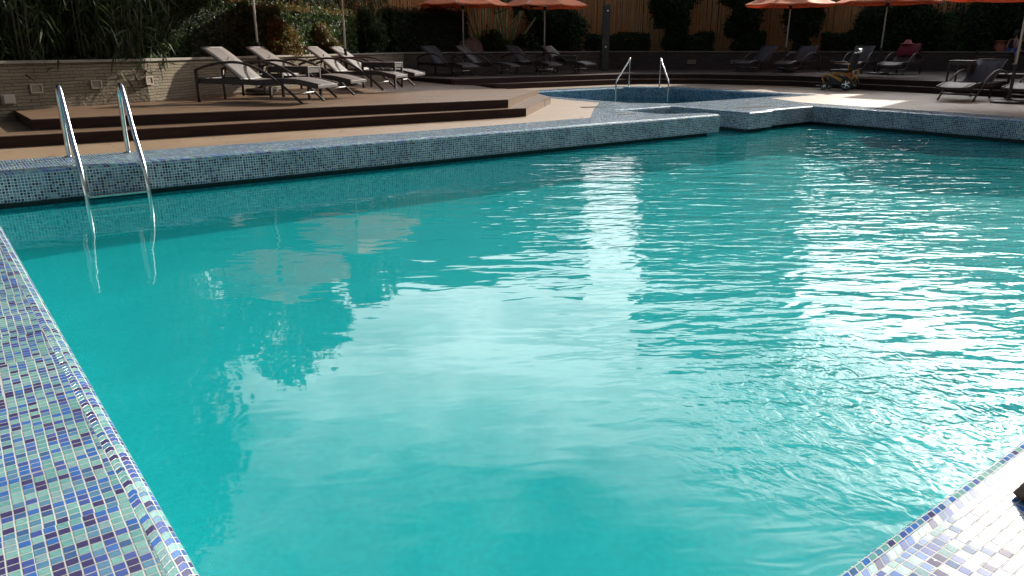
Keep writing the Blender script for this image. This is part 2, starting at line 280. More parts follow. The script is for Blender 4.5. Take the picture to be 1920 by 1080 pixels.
MT = dict(
 mosaic=mosaic('glass_mosaic'),
 mosaic_far=mosaic('glass_mosaic_wall', grout=(.62, .66, .68), groutw=.14, rough=.12, cols=[(0, (.10, .19, .24)), (.25, (.14, .24, .29)), (.42, (.07, .14, .20)), (.54, (.045, .085, .20)), (.66, (.012, .015, .035)), (.84, (.02, .035, .09)), (.93, (.20, .30, .34))]),
 kid=mosaic('blue_mosaic', pitch=.03, grout=(.34, .42, .45), cols=[(0, (.05, .17, .28)), (.3, (.04, .12, .25)), (.5, (.08, .24, .32)), (.72, (.015, .04, .12)), (.88, (.14, .30, .36))]),
 floor=None,
 water=water_mat('pool_water'), kidwater=water_mat('small_pool_water', milky=.04),
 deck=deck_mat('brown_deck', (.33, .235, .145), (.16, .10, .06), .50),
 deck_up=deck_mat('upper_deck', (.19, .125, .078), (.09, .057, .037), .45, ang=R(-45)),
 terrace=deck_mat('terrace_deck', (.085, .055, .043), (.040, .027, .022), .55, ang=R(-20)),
 riser=mat('step_riser', (.038, .018, .013), .7, spec=.2, var=.4, vscale=3, stretch=(1, 1, 6)),
 nosing=mat('step_nosing', (.30, .21, .155), .4, var=.3),
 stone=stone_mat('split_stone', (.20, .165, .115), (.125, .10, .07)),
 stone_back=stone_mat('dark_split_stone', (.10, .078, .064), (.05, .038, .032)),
 cap=mat('wall_cap', (.20, .17, .13), .6, var=.3, vscale=3),
 ground=mat('soil', (.09, .065, .045), .95, var=.5, vscale=2, bump=.02, bscale=12),
 steel=mat('stainless_steel', (.62, .63, .62), .16, 1, var=.25, vscale=14),
 steel_dull=mat('dull_steel', (.45, .46, .46), .35, 1),
 white=mat('white_pole', (.72, .70, .66), .35, var=.15),
 dark=mat('dark_metal', (.022, .018, .018), .4),
 wicker=mat('dark_wicker', (.040, .026, .020), .5, var=.45, vscale=60, bump=.003, bscale=140),
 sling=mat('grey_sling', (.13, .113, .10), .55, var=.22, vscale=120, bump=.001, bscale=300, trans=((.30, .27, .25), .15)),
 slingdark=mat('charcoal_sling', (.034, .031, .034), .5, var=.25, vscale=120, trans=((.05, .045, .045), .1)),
 orange=mat('orange_canvas', (.92, .26, .10), .75, var=.18, vscale=3, trans=((.95, .10, .04), .15)),
 leafdark=leafmat('dark_leaf', [(.010, .022, .008), (.022, .042, .013), (.04, .065, .02)]),
 leafmid=leafmat('green_leaf', [(.02, .042, .012), (.045, .075, .022), (.085, .12, .035)]),
 leafgold=leafmat('golden_leaf', [(.04, .06, .018), (.16, .13, .035), (.17, .075, .03), (.10, .12, .035)]),
 leafred=leafmat('reddish_leaf', [(.06, .035, .012), (.13, .045, .02), (.04, .045, .012)]),
 bamboo=leafmat('bamboo_leaf', [(.014, .026, .008), (.03, .048, .014), (.065, .08, .03)], .4),
 culm=mat('bamboo_culm', (.045, .04, .016), .45, var=.4, vscale=5),
 bark=mat('bark', (.09, .06, .04), .9, var=.5, vscale=12, bump=.01, bscale=30),
 palmstem=mat('palm_stem', (.20, .25, .10), .45, var=.4, vscale=6, stretch=(4, 4, .6)),
 cane=mat('bamboo_cane', (.60, .28, .105), .5, var=.55, vscale=14, stretch=(6, 6, .3)),
 core=mat('dark_core', (.018, .016, .010), .95),
 rock=mat('boulder_rock', (.16, .11, .09), .85, var=.4, vscale=5, bump=.03, bscale=9),
 channel=mat('channel_shade', (.012, .03, .035), .5, var=.4, vscale=20),  # shade under the overhanging lip put into the recess colour
 slate=mat('slate', (.06, .056, .05), .6, var=.45, vscale=10, bump=.01, bscale=30),
 terracotta=mat('terracotta', (.34, .10, .06), .7, var=.3, vscale=8),
 yellow=mat('yellow_enamel', (.55, .26, .025), .3, var=.1, coat=.3),
 redpart=mat('red_enamel', (.36, .06, .02), .35),
 rubber=mat('black_rubber', (.018, .018, .018), .7),
 vinyl=mat('black_vinyl', (.014, .014, .016), .45),
 skin=mat('skin', (.42, .22, .15), .5, var=.1),
 redtop=mat('dark_red_cloth', (.12, .015, .015), .85),
 blackcloth=mat('black_cloth', (.015, .013, .016), .85),
 blue=mat('blue_cloth', (.03, .11, .42), .8),
 hair=mat('dark_hair', (.02, .012, .01), .5),
 towel=mat('maroon_towel', (.16, .02, .035), .95, var=.3, vscale=30, bump=.004, bscale=120),
 pink=mat('pink_cloth', (.55, .20, .20), .9, var=.2),
 plate=mat('light_plate', (.30, .26, .21), .4),
 lens=mat('lamp_lens', (.20, .16, .12), .2),
 wood=mat('dark_wood', (.10, .045, .025), .45, var=.4, vscale=8, stretch=(5, 5, .5)),
 palegrout=mat('pale_tile', (.46, .52, .48), .25, var=.15, vscale=60),
 facade=mat('facade_paint', (.30, .27, .23), .8, var=.15, vscale=.6),
 facade2=mat('facade_concrete', (.20, .19, .18), .85, var=.2, vscale=.5),
 glass=mat('window_glass', (.03, .04, .05), .08),
 leaflitter=mat('dry_leaf', (.22, .13, .05), .8),
)
def floor_mat():
    m = bpy.data.materials.new('pool_floor_tile'); m.use_nodes = True; nt = m.node_tree; b = nt.nodes['Principled BSDF']; N = nt.nodes.new; L = nt.links.new
    geo = N('ShaderNodeNewGeometry'); n = N('ShaderNodeTexNoise'); n.inputs['Scale'].default_value = 1.1; n.inputs['Detail'].default_value = 7; n.inputs['Roughness'].default_value = .62
    n.inputs['Distortion'].default_value = .6
    L(geo.outputs['Position'], n.inputs['Vector'])
    mr = N('ShaderNodeMapRange'); mr.inputs['From Min'].default_value = .3; mr.inputs['From Max'].default_value = .7; L(n.outputs['Fac'], mr.inputs['Value'])
    mx = N('ShaderNodeMix'); mx.data_type = 'RGBA'; mx.inputs['A'].default_value = (.004, .25, .275, 1); mx.inputs['B'].default_value = (.010, .325, .34, 1); L(mr.outputs[0], mx.inputs['Factor'])
    sc = N('ShaderNodeVectorMath'); sc.operation = 'SCALE'; sc.inputs['Scale'].default_value = 42; L(geo.outputs['Position'], sc.inputs[0])
    fl = N('ShaderNodeVectorMath'); fl.operation = 'FLOOR'; L(sc.outputs[0], fl.inputs[0])
    wn = N('ShaderNodeTexWhiteNoise'); wn.noise_dimensions = '3D'; L(fl.outputs[0], wn.inputs['Vector'])
    mm = N('ShaderNodeMapRange'); mm.inputs['To Min'].default_value = .93; mm.inputs['To Max'].default_value = 1.07; L(wn.outputs['Value'], mm.inputs['Value'])
    vs = N('ShaderNodeVectorMath'); vs.operation = 'SCALE'; L(mx.outputs['Result'], vs.inputs[0]); L(mm.outputs[0], vs.inputs['Scale'])
    L(vs.outputs[0], b.inputs['Base Color']); b.inputs['Roughness'].default_value = .8; b.inputs['Specular IOR Level'].default_value = .1
    return m
MT['floor'] = floor_mat()
MT['uwall'] = mosaic('underwater_mosaic', grout=(.02, .36, .40), rough=.6, cols=[(0, (.006, .42, .50)), (.3, (.010, .48, .54)), (.55, (.005, .33, .44)), (.8, (.004, .25, .38))])  # tiles brightened to stand for light scattered in the water

# ------------------------------------------------------------------ object helpers
def tag(o, label=None, cat=None, group=None, kind=None):
    if label: o['label'] = label
    if cat: o['category'] = cat
    if group: o['group'] = group
    if kind: o['kind'] = kind
    return o
def thing(name, label, cat, loc=(0, 0, 0), rz=0, group=None):
    o = bpy.data.objects.new(name, None); COL.objects.link(o); o.empty_display_size = .1
    o.location = loc; o.rotation_euler = (0, 0, rz); return tag(o, label, cat, group)
def copy_tree(o, parent=None):
    c = o.copy(); COL.objects.link(c)
    if parent: c.parent = parent
    for ch in list(o.children): copy_tree(ch, c)
    return c
class MB:
    def __init__(s): s.v = []; s.f = []; s.uv = []
    def add(s, vs, fs, uvs=None):
        k = len(s.v); s.v += [tuple(v) for v in vs]
        for i, f in enumerate(fs):
            s.f.append(tuple(j+k for j in f)); s.uv.append(uvs[i] if uvs else None)
        return s
    def box(s, c, size, rot=None, taper=1):
        hx, hy, hz = [a/2 for a in size]; vs = []
        for z, t in ((-hz, 1), (hz, taper)):
            for x, y in ((-hx, -hy), (hx, -hy), (hx, hy), (-hx, hy)): vs.append(Vector((x*t, y*t, z)))
        M_ = rot if rot is not None else Matrix.Identity(3)
        vs = [M_ @ v + Vector(c) for v in vs]
        return s.add(vs, [(3, 2, 1, 0), (4, 5, 6, 7), (0, 1, 5, 4), (1, 2, 6, 5), (2, 3, 7, 6), (3, 0, 4, 7)])
    def tube(s, pts, r, n=8, cap=True):
        pts = [Vector(p) for p in pts]; rs = r if isinstance(r, (list, tuple)) else [r]*len(pts)
        rings = []; up = None
        for i, p in enumerate(pts):
            d = (pts[min(i+1, len(pts)-1)]-pts[max(i-1, 0)]).normalized()
            if up is None: up = Vector((0, 0, 1)) if abs(d.z) < .9 else Vector((1, 0, 0))
            a = d.cross(up).normalized(); b_ = a.cross(d).normalized(); up = b_
            rings.append([p+(a*math.cos(2*math.pi*k/n)+b_*math.sin(2*math.pi*k/n))*rs[i] for k in range(n)])
        vs = [v for rg in rings for v in rg]; fs = []
        for i in range(len(rings)-1):
            for k in range(n):
                fs.append((i*n+k, i*n+(k+1) % n, (i+1)*n+(k+1) % n, (i+1)*n+k))
        if cap: fs.append(tuple(range(n-1, -1, -1))); fs.append(tuple((len(rings)-1)*n+k for k in range(n)))
        return s.add(vs, fs)
    def bar(s, a, b, w, h, up=(0, 0, 1)):
        a, b = Vector(a), Vector(b); d = (b-a); L_ = d.length; d.normalize(); up = Vector(up)
        if abs(d.dot(up)) > .95: up = Vector((1, 0, 0))
        x = d.cross(up).normalized(); z = x.cross(d)
        M_ = Matrix((x, d, z)).transposed(); return s.box((a+b)/2, (w, L_, h), M_)
    def lathe(s, prof, c=(0, 0, 0), n=20, axis='z'):
        vs = []; fs = []
        for r, z in prof:
            for k in range(n):
                a = 2*math.pi*k/n; v = Vector((r*math.cos(a), r*math.sin(a), z))
                if axis == 'y': v = Vector((v.x, v.z, v.y))
                if axis == 'x': v = Vector((v.z, v.y, v.x))
                vs.append(v+Vector(c))
        for i in range(len(prof)-1):
            for k in range(n): fs.append((i*n+k, i*n+(k+1) % n, (i+1)*n+(k+1) % n, (i+1)*n+k))
        return s.add(vs, fs)
    def build(s, name, m, parent=None, smooth=False, bevel=0, kind=None):
        me = bpy.data.meshes.new(name); me.from_pydata(s.v, [], s.f); me.materials.append(m)
        if any(u is not None for u in s.uv):
            ul = me.uv_layers.new(name='UVMap'); i = 0
            for fi, f in enumerate(s.f):
                for j in range(len(f)):
                    if s.uv[fi] is not None: ul.data[i].uv = s.uv[fi][j]
                    i += 1
        me.validate(); me.update()
        if bevel:
            bm = bmesh.new(); bm.from_mesh(me)
            es = [e for e in bm.edges if len(e.link_faces) == 2 and e.calc_face_angle(0) > .5]
            bmesh.ops.bevel(bm, geom=es, offset=bevel, segments=2, affect='EDGES', profile=.6); bm.to_mesh(me); bm.free()
        if smooth:
            me.polygons.foreach_set('use_smooth', [True]*len(me.polygons))
            if bevel or smooth == 2: me.set_sharp_from_angle(angle=R(40))
        o = bpy.data.objects.new(name, me); COL.objects.link(o)
        if parent: o.parent = parent
        if kind: o['kind'] = kind
        return o
def catmull(p, n=8):
    p = [Vector(q) for q in p]; q = [p[0]]+p+[p[-1]]; out = []
    for i in range(1, len(q)-2):
        for k in range(n):
            t = k/n; a, b, c, d = q[i-1], q[i], q[i+1], q[i+2]
            out.append(.5*((2*b)+(-a+c)*t+(2*a-5*b+4*c-d)*t*t+(-a+3*b-3*c+d)*t**3))
    out.append(p[-1]); return out
def offset_poly(P, d):
    n = len(P); out = []
    for i in range(n):
        a, b, c = Vector(P[i-1]), Vector(P[i]), Vector(P[(i+1) % n])
        e1 = (b-a).normalized(); e2 = (c-b).normalized(); n1 = Vector((e1.y, -e1.x)); n2 = Vector((e2.y, -e2.x))
        m_ = (n1+n2); k = m_.length_squared/2
        out.append(b+m_*(d/max(k, .25)))
    return out
def sweep(mb, P, prof, flip=False):
    n = len(P); rings = [offset_poly(P, d) for d, z in prof]; v = 0; vv = [0]
    for i in range(1, len(prof)): v += math.hypot(prof[i][0]-prof[i-1][0], prof[i][1]-prof[i-1][1]); vv.append(v)
    run = 0
    for i in range(n):
        j = (i+1) % n; Le = (Vector(P[j])-Vector(P[i])).length
        for k in range(len(prof)-1):
            q = [(*rings[k][i], prof[k][1]), (*rings[k][j], prof[k][1]), (*rings[k+1][j], prof[k+1][1]), (*rings[k+1][i], prof[k+1][1])]
            u = [(run, vv[k]), (run+Le, vv[k]), (run+Le, vv[k+1]), (run, vv[k+1])]
            mb.add(q, [(0, 1, 2, 3)], [u])
        run += Le
def sheet(mb, outer, holes=(), z=0.0, zf=None):
    polys = [[Vector((x, y, 0)) for x, y in outer]]+[[Vector((x, y, 0)) for x, y in h] for h in holes]
    flat = [p for q in polys for p in q]; tris = tessellate_polygon(polys)
    vs = [(p.x, p.y, zf(p.x, p.y) if zf else z) for p in flat]; fs = []
    for t in tris:
        a, b, c = [flat[i] for i in t]
        if (b-a).cross(c-a).z < 0: t = (t[0], t[2], t[1])
        fs.append(tuple(t))
    mb.add(vs, fs, [[(vs[i][0], vs[i][1]) for i in f] for f in fs])
def prism(pts, z0, mt_top, mt_side, name, kind='structure', nosing=True):
    """pts: (x,y,z) top outline, counter-clockwise; top sheet object + riser child"""
    top = MB(); polys = [[Vector((p[0], p[1], 0)) for p in pts]]; tris = tessellate_polygon(polys); fs = []
    for t in tris:
        a, b, c = [polys[0][i] for i in t]
        fs.append(tuple(t) if (b-a).cross(c-a).z > 0 else (t[0], t[2], t[1]))
    top.add(pts, fs); o = top.build(name, mt_top, kind=kind)
    sd = MB(); n = len(pts)
    for i in range(n):
        a, b = pts[i], pts[(i+1) % n]
        sd.add([(a[0], a[1], z0), (b[0], b[1], z0), (b[0], b[1], b[2]-.001), (a[0], a[1], a[2]-.001)], [(0, 1, 2, 3)])
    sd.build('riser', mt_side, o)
    return o

# ------------------------------------------------------------------ pool and paving
WZ = -.365
POOL = [(.022, 0), (13.6, 0), (13.6, 7.97), (12.15, 7.97), (12.1, 7.83), (11.35, 7.80), (11.33, 9.66), (9.80, 9.60), (9.84, 8.52), (10.66, 8.22), (10.62, 7.88), (-.23, 7.90)]
KID = [(11.25, 10.75), (11.85, 10.15), (16.45, 10.3), (16.5, 14.3), (15.55, 15.3), (11.25, 15.15)]
lip = [(.07, 0), (.045, -.002), (.022, -.010), (.007, -.024), (0, -.045), (0, -.30), (.012, -.312)]
mb = MB(); sweep(mb, POOL, lip[:5]); mb.build('pool_edge_rounding', MT['mosaic'], kind='structure', smooth=2)
mb = MB(); sweep(mb, POOL, lip[4:]); mb.build('pool_edge', MT['mosaic_far'], kind='structure', smooth=2)
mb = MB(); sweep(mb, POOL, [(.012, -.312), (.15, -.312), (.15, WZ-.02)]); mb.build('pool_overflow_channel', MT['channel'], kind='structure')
mb = MB(); sweep(mb, POOL, [(.15, WZ-.02), (.15, -.70), (.02, -.78)]); mb.build('pool_wall', MT['uwall'], kind='structure')
mb = MB(); sheet(mb, offset_poly(POOL, .02), z=-.78); mb.build('pool_floor', MT['floor'], kind='structure')
mb = MB(); sheet(mb, offset_poly(POOL, .149), z=WZ); mb.build('pool_water', MT['water'], kind='structure')
COPE = [(-1.3, -1.3), (14.25, -1.3), (14.25, 8.65), (14.9, 9.9), (16.9, 9.9), (16.95, 14.5), (15.75, 15.75), (10.9, 15.6), (10.8, 11.2), (9.5, 9.95), (8.3, 8.72), (4.5, 8.62), (-1.3, 8.80)]
mb = MB(); sheet(mb, COPE, [offset_poly(POOL, .07), offset_poly(KID, .07)], z=0); mb.build('pool_coping', MT['mosaic'], kind='structure')
mb = MB(); sweep(mb, KID, [(.07, 0), (.03, -.005), (0, -.04), (0, -.70)]); mb.build('small_pool_wall', MT['kid'], kind='structure', smooth=2)
mb = MB(); sheet(mb, KID, z=-.70); mb.build('small_pool_floor', MT['kid'], kind='structure')
mb = MB(); sheet(mb, offset_poly(KID, -.001), z=-.30); mb.build('small_pool_water', MT['kidwater'], kind='structure')
mb = MB(); sheet(mb, [(-25, -25), (60, -25), (60, 50), (-25, 50)], [offset_poly(COPE, -.1)], z=-.004); mb.build('deck', MT['deck'], kind='structure')
mb = MB(); sheet(mb, [(-900, -900), (900, -900), (900, 900), (-900, 900)], [[(-24, -24), (59, -24), (59, 49), (-24, 49)]], z=-.03); mb.build('ground', MT['ground'], kind='structure')

# steps and raised decks
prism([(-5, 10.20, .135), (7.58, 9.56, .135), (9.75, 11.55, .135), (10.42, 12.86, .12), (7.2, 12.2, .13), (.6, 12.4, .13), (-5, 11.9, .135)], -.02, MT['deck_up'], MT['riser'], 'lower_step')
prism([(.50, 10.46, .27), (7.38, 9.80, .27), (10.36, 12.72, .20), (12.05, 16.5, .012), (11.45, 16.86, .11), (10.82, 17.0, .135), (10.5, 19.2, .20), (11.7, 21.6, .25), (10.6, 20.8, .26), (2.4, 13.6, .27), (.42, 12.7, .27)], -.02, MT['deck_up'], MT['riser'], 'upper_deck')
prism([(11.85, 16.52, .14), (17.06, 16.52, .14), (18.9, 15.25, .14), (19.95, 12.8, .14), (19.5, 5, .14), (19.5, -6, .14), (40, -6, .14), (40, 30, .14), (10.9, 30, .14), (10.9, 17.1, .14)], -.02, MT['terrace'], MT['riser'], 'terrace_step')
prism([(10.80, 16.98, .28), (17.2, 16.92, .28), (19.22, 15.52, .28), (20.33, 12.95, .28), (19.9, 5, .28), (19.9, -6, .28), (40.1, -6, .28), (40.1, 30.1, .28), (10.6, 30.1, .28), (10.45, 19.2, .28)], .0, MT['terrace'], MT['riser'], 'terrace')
def side_face(name, pts):      # sunlit end faces of the raised decks, coloured paler than the unlit risers
    mb = MB()
    for (a, b) in pts:
        d = (Vector(b[:2])-Vector(a[:2])).normalized(); nn = Vector((d.y, -d.x))*.004
        mb.add([(a[0]+nn.x, a[1]+nn.y, a[3]), (b[0]+nn.x, b[1]+nn.y, b[3]), (b[0]+nn.x, b[1]+nn.y, b[2]), (a[0]+nn.x, a[1]+nn.y, a[2])], [(0, 1, 2, 3)])
    return mb.build(name, MT['deck_up'], kind='structure')
side_face('deck_end_face', [((7.385, 9.80, .268, .136), (10.36, 12.72, .198, .136)), ((7.585, 9.56, .133, -.003), (9.75, 11.55, .133, -.003)), ((9.75, 11.55, .133, -.003), (10.42, 12.86, .119, -.003)), ((10.79, 19.2, .279, .14), (10.79, 16.98, .279, .12))])
# pale nosings along the step edges
def nosing(pts):
    mb = MB()
    for a, b in zip(pts, pts[1:]):
        mb.bar(a, b, .035, .012)
    mb.build('step_nosing', MT['nosing'], kind='structure')
nosing([(-5, 10.205, .136), (7.57, 9.57, .136)]); nosing([(.5, 10.47, .271), (7.37, 9.815, .271)])
nosing([(12.0, 16.54, .141), (17.05, 16.54, .141), (18.88, 15.27, .141), (19.93, 12.8, .141), (19.52, 5, .141), (19.52, -6, .141)])
nosing([(10.85, 17.0, .281), (17.2, 16.94, .281), (19.22, 15.54, .281), (20.31, 12.95, .281), (19.92, 5, .281), (19.92, -6, .281)])

# ------------------------------------------------------------------ planter walls
def wall(name, label, P, z0, z1, m, th=.25, cap=True):
    root = thing(name, label, 'wall', (P[0][0], P[0][1], 0)); off = Vector((-P[0][0], -P[0][1], 0))
    mb = MB(); run = 0
    for a, b in zip(P, P[1:]):
        a, b = Vector(a), Vector(b); d = (b-a); Le = d.length; d.normalize(); n_ = Vector((-d.y, d.x))
        q = [a, b, b+n_*th, a+n_*th]; vs = [Vector((p.x, p.y, z))+off for z in (z0, z1) for p in q]
        u = lambda l, z: (run+l, z)
        mb.add(vs, [(0, 1, 5, 4), (2, 3, 7, 6), (1, 2, 6, 5), (3, 0, 4, 7), (4, 5, 6, 7)],
               [[u(0, z0), u(Le, z0), u(Le, z1), u(0, z1)], [u(0, z0), u(Le, z0), u(Le, z1), u(0, z1)], [u(0, z0), u(th, z0), u(th, z1), u(0, z1)], [u(0, z0), u(th, z0), u(th, z1), u(0, z1)], [u(0, 0), u(Le, 0), u(Le, th), u(0, th)]])
        run += Le
    mb.build('stone_face', m, root)
    if cap:
        mb = MB(); pp = [Vector(p) for p in P]
        for a, b in zip(pp, pp[1:]):
            d = (b-a).normalized(); n_ = Vector((-d.y, d.x)); a2, b2 = a-d*.02+n_*(th/2-.01), b+d*.02+n_*(th/2-.01)
            mb.bar(Vector((*a2, z1+.022))+off, Vector((*b2, z1+.022))+off, th+.05, .04)
        mb.build('cap_stone', MT['cap'], root, bevel=.004)
    return root
# polylines run so that their left side (planting side) is away from the pool: build right to left
WL = [(-6, 10.3), (.27, 12.2), (2.4, 13.05), (3.4, 13.95), (11.45, 20.95)]
WB = [(11.45, 20.95), (20.1, 21.3), (23.2, 18.9)]
WR = [(23.2, 18.9), (29.4, 12.7), (33, 8.5), (36, 3)]
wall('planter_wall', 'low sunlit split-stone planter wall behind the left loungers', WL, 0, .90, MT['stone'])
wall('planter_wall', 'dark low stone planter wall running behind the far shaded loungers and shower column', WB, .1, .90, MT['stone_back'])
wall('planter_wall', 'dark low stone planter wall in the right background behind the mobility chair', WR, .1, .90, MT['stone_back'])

# recessed lights in the left wall
def wall_light(px, py, label, n_, slab=False, d=(.085, .065)):
    # place where the sight line meets the wall polyline
    best = None
    for dist in np.arange(9, 32, .01):
        p = ahead(px, py, float(dist))
        for P in (WL, WB, WR):
            for a, b in zip(P, P[1:]):
                a, b = Vector(a), Vector(b); ab = b-a; t = max(0, min(1, (Vector(p.xy)-a).dot(ab)/ab.length_squared)); q = a+ab*t
                dd = (Vector(p.xy)-q).length
                if best is None or dd < best[0]: best = (dd, q, ab.normalized(), p.z)
        if best[0] < .01: break
    _, q, d_, z = best; nn = Vector((d_.y, -d_.x)); ang = math.atan2(d_.y, d_.x)
    r = thing('wall_light', label, 'light', (q.x+nn.x*.002, q.y+nn.y*.002, z), ang, 'lights set in the planter walls')
    w_, h_ = d
    mb = MB(); mb.box((0, -.012, h_-.008), (2*w_, .024, .016)).box((0, -.012, -h_+.008), (2*w_, .024, .016)).box((-w_+.008, -.012, 0), (.016, .024, 2*h_-.032)).box((w_-.008, -.012, 0), (.016, .024, 2*h_-.032))
    mb.build('frame', MT['plate'], r)
    mb = MB().box((0, -.006, 0), (2*w_-.032, .008, 2*h_-.032)) if not slab else MB().box((0, -.03, 0), (2*w_-.032, .05, 2*h_-.032))
    mb.build('lens', MT['lens'] if not slab else MT['plate'], r, bevel=.002)
wall_light(15, 186, 'pale box-shaped light standing proud of the wall at the left edge of the picture', 0, True, (.09, .07))
wall_light(68, 166, 'small framed wall light just left of the pool ladder rails', 1)
wall_light(180, 158, 'small framed wall light seen between the two pool ladder rails', 2)
wall_light(279, 151, 'small framed wall light right of the sunny stripe on the stone wall', 3)
wall_light(1297, 116, 'faint dim wall light on the dark wall right of the small pool handrails', 4, False, (.16, .07))
wall_light(1378, 116, 'faint dim wall light on the dark wall beside the first right lounger', 5, False, (.16, .07))

# ------------------------------------------------------------------ pool fittings
def make_ladder():
    r = thing('pool_ladder', 'stainless steel pool ladder with two curved rails on the far mosaic edge', 'ladder', (.94, 8.60, 0))
    for sx in (-.29, .29):
        rail = catmull([(sx, .0, 0), (sx, .0, .36), (sx, -.02, .64), (sx, -.09, .73), (sx, -.20, .73), (sx, -.30, .60), (sx, -.42, .42)], 7)
        rail += [Vector(p) for p in [(sx, -.47, .33), (sx, -.72, .02)]]
        rail2 = catmull([(sx, -.72, .02), (sx, -.80, -.10), (sx, -.84, -.30), (sx, -.85, -.76)], 6)[1:]
        mb = MB().tube(rail+rail2, .0245, 12); o = mb.build('rail', MT['steel'], r, smooth=True)
        MB().tube([(sx, -.455, .352), (sx, -.485, .313)], .0245, 12).build('joint_collar', MT['steel_dull'], o, smooth=2)
        MB().lathe([(.0, .012), (.045, .012), (.052, .006), (.052, 0), (0, 0)], (sx, 0, .001), 16).build('floor_flange', MT['steel'], o, smooth=2)
        MB().tube([(sx, -.705, -.12), (sx, -.815, -.125)], .028, 12).build('wall_bumper', MT['steel_dull'], o, smooth=2)
    for z in (-.30, -.50, -.70):
        MB().box((0, -.85, z), (.54, .075, .022)).build('tread', MT['steel'], r, bevel=.005)
make_ladder()

def handrail(label, a, b, h):
    """a: foot on the paving, b: foot in the small pool"""
    r = thing('handrail', label, 'handrail', a, 0, 'handrails of the small pool'); b = Vector(b)-Vector(a)
    d = Vector((b.x, b.y, 0)); L_ = d.length; d.normalize()
    top = Vector((0, 0, h)); p = [Vector((0, 0, 0)), Vector((0, 0, h-.14)), d*.00+Vector((0, 0, h-.06)), d*(-.03)+Vector((0, 0, h-.01)), d*(-.01)+Vector((0, 0, h+.02)), d*.05+Vector((0, 0, h+.0))]
    p = catmull(p, 5); e = Vector((b.x, b.y, .20)); p += [d*.10+Vector((0, 0, h-.05)), e-d*.04+Vector((0, 0, .03)), e+d*.0+Vector((0, 0, -.02)), Vector((b.x, b.y, b.z))]
    MB().tube(p, .021, 10).build('tube', MT['steel'], r, smooth=True)
    MB().lathe([(0, .012), (.05, .012), (.055, 0), (0, 0)], (0, 0, .001), 14).build('floor_flange', MT['steel'], r, smooth=2)
p1 = at(1179, 163.5); p2 = at(1236, 164.5)
f1 = ahead(1155.5, 150, math.hypot(p1.x-CAMX, p1.y-CAMY)-1.25); f2 = ahead(1254, 150, math.hypot(p2.x-CAMX, p2.y-CAMY)-1.25)
handrail('left steel handrail of the pair at the small blue pool', p1, (f1.x, f1.y, -.6), .78)
handrail('right steel handrail of the pair at the small blue pool', p2, (f2.x, f2.y, -.6), .78)

# depth number in pale tiles on the right wall of the pool
dm = thing('depth_marker', 'pale tile depth number 4 set in the mosaic of the right pool wall', 'pool sign', (13.597, 4.24, -.17))
mb = MB(); t = .027
rows = ["......1.", ".....11.", "....1.1.", "...1..1.", "..1...1.", ".1....1.", ".111111.", "......1.", "......1.", "....1111"]
for j, rr in enumerate(rows):
    for i, ch in enumerate(rr):
        if ch == '1': mb.box((-.003, -(i-4)*t-.05, (4.5-j)*t), (.008, t*.92, t*.92))
mb.build('number_tiles', MT['palegrout'], dm)

